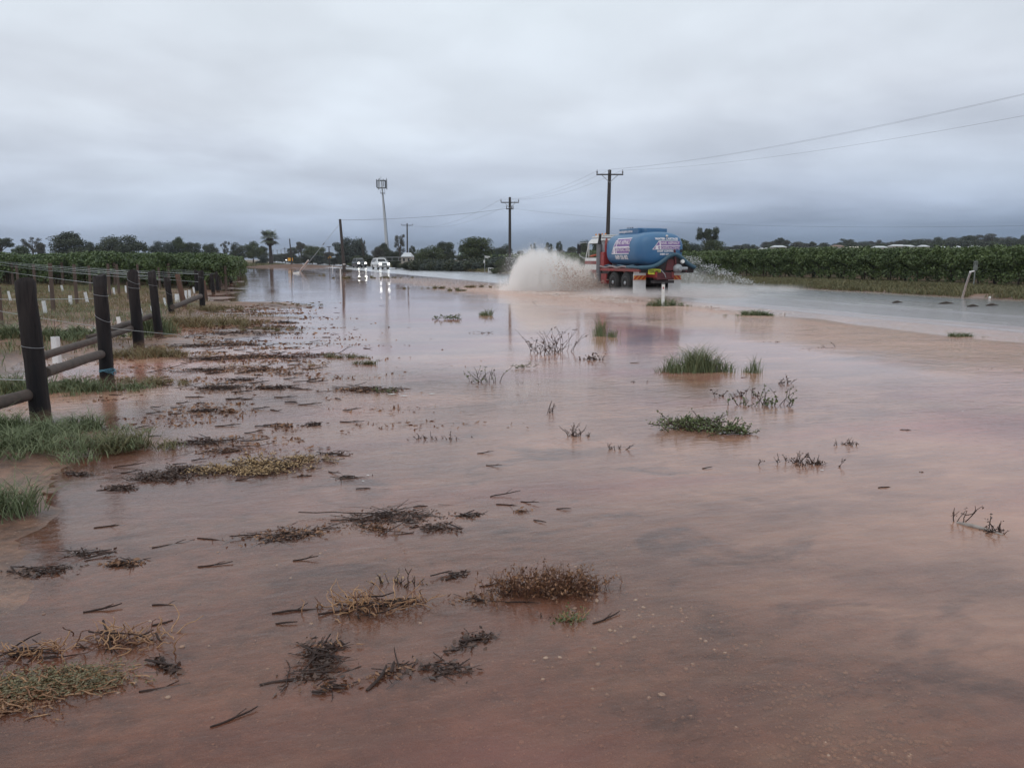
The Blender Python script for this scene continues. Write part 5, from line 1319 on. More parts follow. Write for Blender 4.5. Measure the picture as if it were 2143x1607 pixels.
mb = MB(); mb.box((.40, .20, .47), (.09, .07, .03), skin, bevel=.01)
for k in range(4): mb.tube([(.44, .17 + .02 * k, .475), (.50, .17 + .02 * k, .47), (.53, .17 + .02 * k, .45)], [.01, .009, .007], skin, 6)
mb.tube([(.38, .16, .48), (.42, .13, .49), (.45, .125, .48)], [.012, .01, .008], skin, 6); mb.build('hand', per)

# ============================================================ spray thrown up by the truck
def plume(name, c, size, nodes_fn, lab):
    """closed lumpy hull holding a drifting cloud of droplets"""
    bm = bmesh.new(); bmesh.ops.create_icosphere(bm, subdivisions=4, radius=1.0)
    for v in bm.verts:
        v.co = Vector((v.co.x * size[0], v.co.y * size[1], max(v.co.z, -.02) * size[2]))
    me = bpy.data.meshes.new(name); bm.to_mesh(me); bm.free()
    m = bpy.data.materials.new(name); m.use_nodes = True; t = NT(m.node_tree); m.node_tree.nodes.clear()
    pv = t.n('ShaderNodeVolumePrincipled'); ou = t.n('ShaderNodeOutputMaterial'); m.node_tree.links.new(pv.outputs[0], ou.inputs['Volume'])
    nodes_fn(t, pv); me.materials.append(m)
    return link(name, me, None, c, label=lab, cat='water spray', kind='stuff')
def f_left(t, pv):
    oc = t.n('ShaderNodeTexCoord').outputs['Object']
    sp = t.n('ShaderNodeSeparateXYZ'); t.put(sp.inputs[0], oc); x, y, z = sp.outputs
    # crest of the sheet: high at the left (ahead and outward), falling to the rear wheel at the right
    env = t.n('ShaderNodeFloatCurve'); cu = env.mapping.curves[0]
    pts = [(0, 0.20), (.05, .62), (.14, .92), (.24, 1.0), (.40, .90), (.58, .68), (.76, .44), (.90, .22), (1.0, 0.02)]
    while len(cu.points) < len(pts): cu.points.new(.5, .5)
    for p_, (a, b) in zip(cu.points, pts): p_.location = (a, b)
    env.mapping.update()
    t.put(env.inputs['Value'], t.maprange(x, -3.0, 3.0))
    n1 = t.noise(oc, 1.5, 6, .68, .9); n2 = t.noise(t.vm('MULTIPLY', oc, (1.6, 1.2, 1.6)), 2.6, 6, .72, 1.2)
    n3 = t.noise(t.vm('MULTIPLY', t.vm('ADD', oc, t.vm('SCALE', oc, 0.0)), (2.6, 1.6, .45)), 1.0, 6, .66, .7)
    top = t.m('ADD', t.m('MULTIPLY', env.outputs[0], 2.15), t.m('MULTIPLY', t.m('SUBTRACT', n3, .5), 1.5))
    d = t.m('SUBTRACT', t.m('ADD', top, t.m('MULTIPLY', t.m('SUBTRACT', n1, .5), 1.3)), z)
    soft = t.maprange(d, -.12, .62, 0, 1, True)
    yy = t.m('ABSOLUTE', t.m('SUBTRACT', y, t.m('MULTIPLY', x, -.10)))
    fy = t.maprange(yy, .5, 2.1, 1, 0, True)
    low = t.maprange(z, 0, 1.3, 1.9, .8)
    body_ = t.m('MULTIPLY', t.m('MULTIPLY', soft, fy), t.m('MULTIPLY', low, t.m('MULTIPLY', t.maprange(n2, .40, .64, .12, 1.6), t.maprange(n3, .36, .62, .25, 1.5))))
    # finer mist hangs over the sheet and drifts back to the right
    mist = t.m('MULTIPLY', t.m('MULTIPLY', t.maprange(z, .2, 2.35, 1, 0, True), t.maprange(n1, .36, .66, 0, 1)), fy)
    edge = t.m('MULTIPLY', t.maprange(t.m('ADD', x, t.m('MULTIPLY', t.m('SUBTRACT', n1, .5), 1.6)), -3.9, -2.2, 0, 1, True), t.maprange(x, 2.3, 4.2, 1, 0, True))
    dens = t.m('MULTIPLY', t.m('ADD', t.m('MULTIPLY', body_, 5.0), t.m('MULTIPLY', mist, .42)), edge)
    t.put(pv.inputs['Density'], dens)
    t.put(pv.inputs['Color'], t.mix(t.maprange(t.m('ADD', t.m('MULTIPLY', x, .35), t.m('MULTIPLY', n2, .8)), .2, 1.9), (.995, .975, .96), (.985, .90, .82)))
    pv.inputs['Anisotropy'].default_value = 0
pc = dp(1184, 600, 42.6)
plume('spray_cloud', (pc.x, pc.y, .0), (4.4, 2.3, 2.75), f_left, 'dense white to sandy sheet of spray thrown left of the truck')
def f_low(t, pv):
    oc = t.n('ShaderNodeTexCoord').outputs['Object']; sp = t.n('ShaderNodeSeparateXYZ'); t.put(sp.inputs[0], oc); x, y, z = sp.outputs
    n1 = t.noise(oc, 1.0, 5, .65, .5)
    r_ = t.m('ADD', t.m('POWER', t.m('DIVIDE', x, 4.6), 2), t.m('POWER', t.m('DIVIDE', y, 2.6), 2))
    dens = t.m('MULTIPLY', t.m('MULTIPLY', t.maprange(z, 0, .42, 1, 0, True), t.maprange(n1, .35, .65, .1, 1)), t.maprange(r_, .2, 1, 1, 0, True))
    t.put(pv.inputs['Density'], t.m('MULTIPLY', dens, 1.15)); pv.inputs['Color'].default_value = (.985, .96, .955, 1); pv.inputs['Anisotropy'].default_value = .25
pc = gp(1385, 622); plume('wheel_mist', (pc.x + .3, pc.y + 1.2, 0), (4.8, 2.8, .9), f_low, 'low milky mist trailing round the wheels and behind the truck')
pc = dp(1520, 602, 41); plume('road_mist', (pc.x, pc.y, 0), (4.6, 2.4, 1.1), f_low, 'thin bluish mist sinking onto the road right of the truck')

def f_fan(t, pv):
    oc = t.n('ShaderNodeTexCoord').outputs['Object']; sp = t.n('ShaderNodeSeparateXYZ'); t.put(sp.inputs[0], oc); x, y, z = sp.outputs
    n1 = t.noise(t.vm('MULTIPLY', oc, (1.6, 1, .8)), 1.6, 6, .68, .8)
    top = t.m('ADD', t.m('MULTIPLY', t.maprange(x, -2.4, 2.2, 1.0, 0.05), 1.75), t.m('MULTIPLY', t.m('SUBTRACT', n1, .5), 1.6))
    d = t.maprange(t.m('SUBTRACT', top, z), -.1, .7, 0, 1, True)
    dens = t.m('MULTIPLY', t.m('MULTIPLY', d, t.maprange(n1, .38, .64, .0, 1)), t.maprange(t.m('ABSOLUTE', y), .3, 1.2, 1, 0, True))
    t.put(pv.inputs['Density'], t.m('MULTIPLY', dens, .75)); pv.inputs['Color'].default_value = (.98, .985, .99, 1); pv.inputs['Anisotropy'].default_value = 0
pc = dp(1492, 600, 40.8); plume('fan_mist', (pc.x, pc.y, .0), (2.6, 1.3, 2.1), f_fan, 'thin white veil of spray rising right of the truck tail')
dropm = mat('droplet', (.86, .87, .88), rough=.15, spec=.9); dropb = mat('muddy_droplet', (.62, .49, .42), rough=.3)
def droplets(name, P, size, m, lab, seed):
    r = np.random.RandomState(seed); n = len(P); size = size * (.4 + 1.2 * r.rand(n) ** 2)
    u = np.array([[1, 1, 1], [1, -1, -1], [-1, 1, -1], [-1, -1, 1]]) * .6
    st = np.ones((n, 1, 3)); st[:, 0, 0] += r.rand(n) * 1.6; st[:, 0, 2] += r.rand(n) * .6
    q = r.normal(size=(n, 3, 3)); q, _ = np.linalg.qr(q)
    V = np.einsum('ij,njk->nik', u, q) * size[:, None, None] * st + P[:, None, :]
    F = (np.arange(n)[:, None, None] * 4 + np.array([[0, 1, 2], [0, 3, 1], [0, 2, 3], [1, 3, 2]])[None]).reshape(-1, 3)
    return link(name, np_mesh(name, V.reshape(-1, 3), F, m), label=lab, cat='water spray', kind='stuff')
r = np.random.RandomState(21)
# left sheet: ballistic arcs leaving the wheels to the left
n = 15000; u = r.rand(n); base = dp(1270, 598, 40.8)
sp_ = r.rand(n) ** .7; hgt_ = (.35 + 2.25 * np.clip(1 - np.abs(sp_ - .72) / .75, 0, 1)) * (r.rand(n) ** .55)
P = np.stack([base.x - sp_ * 4.9 + r.normal(0, .18, n), base.y + sp_ * 2.5 + r.normal(0, .55, n) + .2, hgt_ * np.clip(sp_ * 2.6, .1, 1) + r.normal(0, .06, n)], 1); P = P[P[:, 2] > .01]
droplets('spray_droplets', P[:5000], .011, dropm, 'white drops flying in the sheet of spray left of the truck', 1)
n = 4200; q_ = r.rand(n) ** 1.4
P = np.stack([base.x - .1 - q_ * 2.6 + r.normal(0, .35, n), base.y - .9 + q_ * .8 + r.normal(0, .3, n), np.abs(r.rand(n) ** .8) * (.25 + q_ * 1.45)], 1)
droplets('muddy_droplets', P, .014, dropb, 'sandy brown drops in the lower right of the spray sheet', 2)
# right fan behind the truck
n = 5500; q_ = r.rand(n) ** 1.2; b2 = dp(1428, 590, 41.5)
top_ = 1.75 * (1 - q_) ** .8 + .05
P = np.stack([b2.x + .2 + q_ * 3.7 + r.normal(0, .06, n), b2.y - q_ * 1.0 + r.normal(0, .9, n), top_ * (.2 + .8 * r.rand(n) ** .6)], 1)
cl = fbm(P[:, 0] * 2.6, P[:, 2] * 3.2, 71, 3); P = P[(cl > .0) | (r.rand(n) < .25)]
droplets('spray_fan', P, .0115, dropm, 'bright fan of drops flung up right of the truck tail', 3)
# churned crests and flecks along the bow wave beside the road
n = 15000; s_ = 20 + 27 * r.rand(n); t_ = 14.6 + fbm(s_ * .25, s_ * 0, 77) * 2.0 + r.normal(0, .55, n) - .02 * (s_ - 20)
x_, y_ = t_ * TD[0] + s_ * SDR[0], t_ * TD[1] + s_ * SDR[1]
keep = fbm(x_ * 1.2, y_ * 1.2, 81, 4) > .10 - .10 * (s_ > 27)
P = np.stack([x_, y_, np.abs(r.normal(0, .012, n))], 1)[keep]
V = []
foamm = mat('foam', (.76, .67, .62), (.66, .56, .50), 5, .6)
me = leaf_mesh('foam_flecks', P, .036 * (.4 + r.rand(len(P))), foamm, up=12, aspect=2.4, seed=5, flat=.08)
link('foam_flecks', me, label='pale foam flecks on the broken water along the road edge', cat='foam', kind='stuff')

# ============================================================ debris and weeds standing in the flood
stickm = mat('wet_stick', (.030, .019, .017), (.062, .038, .031), 18, .7, .003, 40, spec=.22)
caneM = mat('pale_cane', (.50, .29, .15), (.25, .125, .07), 10, .5)
brownst = mat('brown_stem', (.17, .075, .045), (.09, .042, .028), 12, .6)
dryl = mat('dry_leaf', (.34, .225, .115), (.16, .10, .06), 4, .6, tint=(.50, .34, .17))
darkl = mat('rotten_leaf', (.060, .036, .029), (.035, .023, .020), 4, .5, tint=(.12, .066, .045))
greenl = mat('weed_leaf', (.085, .115, .04), (.05, .075, .03), 4, .5, tint=(.16, .19, .07))
brownl = mat('brown_leaf', (.17, .078, .042), (.09, .045, .030), 4, .5, tint=(.29, .145, .07))
olivel = mat('olive_leaf', (.13, .115, .055), (.08, .065, .04), 4, .5, tint=(.20, .17, .085))
def crooked(r, a, d, L, bend, k=5):
    pts = [Vector(a)]; d = Vector(d).normalized()
    for i in range(k):
        d = (d + Vector((r.uniform(-bend, bend), r.uniform(-bend, bend), r.uniform(-bend, bend) * .6))).normalized()
        pts.append(pts[-1] + d * L / k)
    return pts
def sticks(r, mb, n, R_, rad, m, flat=.12, ang0=None, zl=.03, spread=3.14):
    for i in range(n):
        a = (ang0 if ang0 is not None else 0) + r.uniform(-spread, spread); L = R_ * r.uniform(.5, 1.3)
        c = Vector((r.gauss(0, R_ * .38), r.gauss(0, R_ * .16), r.uniform(-.008, zl)))
        d = Vector((math.cos(a), math.sin(a), r.uniform(-flat, flat)))
        L *= r.choice((.35, .6, 1, 1.2)); p = crooked(r, c - d * L / 2, d, L, r.uniform(.08, .34)); rr = rad * r.uniform(.5, 1.2)
        mb.tube(p, [rr, rr, rr * .95, rr * .9, rr * .8, rr * .55], m, 5)
def k_pile(seed, n=26, R_=.30, ang0=0.0, spread=.7, rad=.009):
    r = random.Random(seed); parts = []
    mb = MB(); sticks(r, mb, n, R_, rad * .7, stickm, .1, ang0, .05, spread)
    parts.append(('litter', mb.mesh('litter')))
    for i in range(6):
        mb = MB(); sticks(r, mb, 1, R_ * 1.5, rad * 1.5, stickm, .10, ang0, .05, spread * .8); parts.append(('stick', mb.mesh('stick')))
    return parts
def k_sprig(seed, n=14, H=.22, R_=.16, stem=stickm, leaf=darkl, nl=7, ls=.018, droop=.4, lying=0, rs=1.0):
    """upright or arching stems with small leaves"""
    r = random.Random(seed); mb = MB(); L_ = []
    for i in range(n):
        a = r.uniform(0, 6.283); b = Vector((r.gauss(0, R_), r.gauss(0, R_ * .35), -.03))
        d = Vector((math.cos(a) * (.55 + lying), math.sin(a) * (.4 + lying * .5), r.uniform(.5, 1.2) - lying * .4))
        L = H * r.uniform(.5, 1.35); p = crooked(r, b, d, L, .38 + lying * .25, 6)
        for q in p:
            if lying: q.z = min(q.z, H * .55)
        mb.tube(p, [q_ * rs for q_ in (.0042, .004, .0036, .0032, .0028, .0024, .0015)], stem, 4)
        if r.random() < .6:
            k = r.randint(2, 4); q = crooked(r, p[k], d + Vector((r.uniform(-1, 1), r.uniform(-1, 1), .1)), L * .45, .4, 3); mb.tube(q, [q_ * rs for q_ in (.003, .0025, .002, .0012)], stem, 4); p = p + q
        for j in range(nl):
            q = r.choice(p[2:]); L_.append((q.x + r.gauss(0, .008), q.y + r.gauss(0, .008), max(q.z + r.gauss(0, .008), .0)))
    out_ = [('stem', mb.mesh('stem'))]
    if nl: out_.append(('leaf_cluster', leaf_mesh('leaf_cluster', np.array(L_), ls * .75 * (.5 + np.random.RandomState(seed).rand(len(L_))), leaf, up=.2, aspect=2.0, seed=seed)))
    return out_
def k_grass(seed, n=420, H=.30, R_=.22, m=green_m, w=.007, ry=.5, lean=.5):
    r = np.random.RandomState(seed); k = max(5, n // 38)
    C = np.stack([r.normal(0, R_ * .5, k), r.normal(0, R_ * .5 * ry, k)], 1); hk = H * (.45 + .75 * r.rand(k)) * np.exp(-((C[:, 0] / R_) ** 2) * .8); tk = r.rand(k)
    ch = r.randint(0, k, n); sp = .16 * H + .02
    P = np.stack([C[ch, 0] + r.normal(0, sp, n), C[ch, 1] + r.normal(0, sp, n), np.full(n, -.02)], 1)
    return [('blades', blade_mesh('blades', P, hk[ch] * (.7 + .5 * r.rand(n)), m, w, lean * 1.5, seed, tint=np.clip(tk[ch] * .5 + r.rand(n) * .5, 0, 1), bend=.6))]
def k_mat(seed, n=240, R_=.3, leafm=greenl, H=.07, stemm=stickm, ls=.022):
    """a low raft of matted stems and leaves"""
    r = random.Random(seed); mb = MB(); L_ = []
    for i in range(int(n / 5)):
        b = Vector((r.gauss(0, R_ * .45), r.gauss(0, R_ * .22), r.uniform(-.01, H * .5))); a = r.uniform(-.5, .5) + (3.14 if r.random() < .5 else 0)
        p = crooked(r, b, (math.cos(a), math.sin(a) * .8, r.uniform(-.05, .5)), R_ * r.uniform(.15, .45), .4, 5); mb.tube(p, [.0042] * 5 + [.002], stemm, 4)
        for j in range(13): q = r.choice(p); L_.append((q.x + r.gauss(0, .012), q.y + r.gauss(0, .012), max(q.z, 0) + abs(r.gauss(0, .02))))
    return [('stem', mb.mesh('stem')), ('leaf_cluster', leaf_mesh('leaf_cluster', np.array(L_), ls * .62 * (.6 + .8 * np.random.RandomState(seed).rand(len(L_))), leafm, up=.5, aspect=1.5, seed=seed))]
def k_cane(seed, n=34, R_=.28, H=.14):
    """bleached crooked canes tangled together"""
    r = random.Random(seed); mb = MB()
    for i in range(n):
        b = Vector((r.gauss(0, R_ * .42), r.gauss(0, R_ * .17), r.uniform(-.01, H * .3))); a = r.uniform(0, 6.283)
        p = crooked(r, b, (math.cos(a), math.sin(a) * .6, r.uniform(.1, .9)), R_ * r.uniform(.3, .75), .8, 7)
        for q in p: q.z = max(min(q.z, H * 1.2), -.01)
        mb.tube(p, [.0036, .0036, .0034, .0032, .0028, .0024, .002, .0013], caneM if r.random() < .75 else brownst, 5)
    m2 = MB(); sticks(r, m2, 16, R_ * .8, .005, stickm, .25, 0, H * .4, 1.2)
    return [('cane', mb.mesh('cane')), ('litter', m2.mesh('litter'))]
def k_stick(seed, L=.3, rad=.008, m=stickm):
    r = random.Random(seed); mb = MB(); p = crooked(r, (-L / 2, 0, .008), (1, 0, .03), L, .14, 6); mb.tube(p, [rad * .8, rad, rad, rad * .9, rad * .85, rad * .7, rad * .5], m, 6)
    if r.random() < .6: q = crooked(r, p[3], (.8, r.uniform(-.8, .8), .3), L * .3, .2, 3); mb.tube(q, [rad * .6, rad * .5, rad * .4, rad * .3], m, 5)
    return [('m', mb.mesh('stick'))]
rl = np.random.RandomState(4242); n = 30000
t_ = rl.normal(-.3, 1.15, n); s_ = 6 + 26 * rl.rand(n); x_, y_ = t_ * TD[0] + s_ * SDR[0], t_ * TD[1] + s_ * SDR[1]
z_ = gz(x_, y_); kp = (fbm(x_ * .9, y_ * 2.6, 91, 4) > .085) & (z_ < .05) & (x_ > -9)
x_, y_, z_ = x_[kp], y_[kp], np.maximum(z_[kp], 0); k_ = len(x_)
link('flood_litter', leaf_mesh('flood_litter', np.stack([x_, y_, z_ + np.abs(rl.normal(0, .006, k_))], 1), (.010 + .0011 * y_) * (.4 + rl.rand(k_)), brownl, up=2, aspect=2.8, seed=8, flat=.3), label='fine brown leaf and twig litter drifted along the left shallows', kind='stuff')
NAMES = {}
def put(name, parts, px, py, lab, cat, rz=0.0, sc=1.0, group=None, ref=None, z=None):
    p = gp(px, py); z0 = g1(p.x, p.y) if z is None else z
    p.z = max(z0, 0.0)
    if len(parts) == 1:
        o = link(name, parts[0][1], None, p, label=lab, cat=cat, group=group); o.rotation_euler = (0, 0, rz)
    else:
        o = empty(name, p, rz, lab, cat, group)
        for nm, me in parts: link(nm, me, o, kind=None if nm == 'stick' else 'stuff')
    o.scale = (sc, sc, sc); global LASTO; LASTO = o; return o
# driftwood rafts (pixel, size, direction)
W_ = 1.0
piles = [
 (605, 1118, .26, .3, 40, 'dark bundle of drift sticks, left of centre in the near water'), (820, 1083, .34, .25, 46, 'long tangled raft of dark sticks in the middle foreground'), (915, 1106, .16, -.2, 14, 'short bundle of dark sticks right of the long raft'),
 (790, 1108, .14, -.6, 14, 'loose twigs just below the long stick raft'), (670, 1375, .17, -1.0, 26, 'upright heap of broken dark sticks at the bottom centre-left'), (650, 1415, .16, .45, 9, 'split dark sticks pointing right, below the broken heap'),
 (820, 1410, .12, .85, 7, 'thin parallel dark sticks leaning right at the bottom centre'), (932, 1400, .13, -.15, 12, 'flat bundle of dark sticks at the bottom centre'), (978, 1345, .12, .95, 9, 'dark split branch pointing up and right, bottom centre'),
 (705, 1437, .10, .3, 6, 'half sunk sticks below the broken heap'), (1010, 1335, .07, .3, 5, 'few twigs beside the split branch'), (350, 1395, .08, -.6, 12, 'small dark twig clump above the lower left corner stick'), (345, 1440, .10, .3, 3, 'single forked dark stick at the lower left'),
 (90, 1196, .18, .2, 20, 'flat raft of sticks under the post reflection'), (190, 1157, .13, .15, 8, 'long thin twig spray left of the small dark clump'), (258, 1180, .09, .1, 24, 'small round dark twig clump at the left'), (365, 1140, .13, .45, 3, 'bent slender stick left of centre'),
 (430, 925, .34, .15, 30, 'long dark stick raft lying towards the straw weeds'), (470, 945, .24, .3, 18, 'dark litter just below the long stick raft'), (250, 1022, .12, -.3, 22, 'dark curled litter clump below the green corner grass'), (165, 992, .14, -.2, 16, 'dark litter at the tip of the corner grass'),
 (590, 892, .13, -.2, 9, 'small crown of dark sticks left of centre'), (655, 890, .16, .2, 4, 'thin double stick right of the small crown'), (427, 860, .14, .2, 12, 'small dark heap in open water, left'), (480, 862, .1, 0, 8, 'tiny dark litter by the small heap'),
 (465, 812, .42, .05, 34, 'dark raft of sticks on the left shallows'), (575, 812, .3, -.05, 22, 'humped dark litter raft right of the left raft'), (765, 817, .42, -.05, 34, 'long dark raft of canes with weeds at its right end'), (500, 795, .25, .05, 12, 'thin strand of litter above the left raft'),
 (430, 776, .5, .03, 18, 'line of floating sticks in the left shallows, upper'), (555, 775, .3, .03, 12, 'line of floating sticks, middle'), (610, 783, .2, 0, 6, 'short floating sticks right of the lines'), (445, 752, .55, .02, 30, 'stick line along the brown bank edge'), (525, 748, .45, .0, 30, 'dark litter mound off the bank'),
 (598, 748, .38, 0, 20, 'flat dark litter right of the litter mound'), (660, 744, .5, 0, 14, 'sticks trailing left of the floating green weeds'), (470, 722, .7, 0, 24, 'dark fringe of litter above the litter mound'), (400, 725, .5, 0, 16, 'litter at the bank foot near the third post'),
 (600, 676, .4, -.1, 26, 'dark tuft at the tip of the brown spit'), (570, 688, .6, .05, 18, 'litter along the lower edge of the brown spit'), (500, 700, .7, .05, 18, 'litter line under the brown spit'), (130, 800, .13, 1.2, 16, 'black rotten stump of litter behind the first post'),
 (1275, 708, .3, 0, 0, ''), (730, 1000, .12, .1, 7, 'dark litter at the right end of the straw weeds'), (700, 950, .14, .1, 8, 'brown litter right above the straw weeds'), (1090, 1070, .05, .3, 5, 'tiny leaf litter right of the stick rafts'), (985, 1080, .1, .2, 7, 'fine litter strands between rafts and reddish shallows'),
 (955, 1204, .07, .5, 5, 'small floating dark chip, centre'), (1000, 1255, .14, .05, 8, 'low strand of sticks left of the brown bush'), (620, 1278, .12, .3, 3, 'pale bent cane alone left of the straw tangle'), (215, 1277, .09, .3, 1, 'single short dark stick alone at the left'),
 (340, 1305, .05, .5, 1, 'small stick piece above the lower left weeds')]
for i, (px, py, R_, a, n, lab) in enumerate(piles):
    if not n: continue
    if n <= 3:
        prt = k_stick(300 + i, R_ * 1.8, .0048)
        o = put('drift_stick', prt, px, py, lab, 'stick', a); o.location.z -= .006
    else:
        r2 = random.Random(900 + i); mb = MB(); sticks(r2, mb, int(n * 1.2), R_ * 1.1, .0030 if py > 900 else .0058, stickm, .16, 0, .03 if py > 700 else .06, 1.0)
        prt = [('litter', mb.mesh('litter'))]
        rl = np.random.RandomState(1900 + i); nl_ = n * 7; hh = .02 if py > 900 else .035
        prt.append(('leaf_litter', leaf_mesh('leaf_litter', np.stack([rl.normal(0, R_ * .5, nl_), rl.normal(0, R_ * .2, nl_), np.abs(rl.normal(0, hh * .6, nl_))], 1), (.013 if py > 900 else .022) * (.5 + rl.rand(nl_)), darkl if i % 3 else brownl, up=1.2, aspect=2.2, seed=i)))
        k = 5 if R_ * FPX / max(gp(px, py).y, 1) > 30 else 0
        for j in range(k):
            m1 = MB(); sticks(r2, m1, 1, R_ * r2.uniform(.7, 1.5), .0062 if py > 900 else .009, stickm, .14, 0, .035, .7); prt.append(('stick', m1.mesh('stick')))
        o = put('stick_pile', prt, px, py, lab, 'drift sticks', a); o.scale = (1, 1.15, .6)
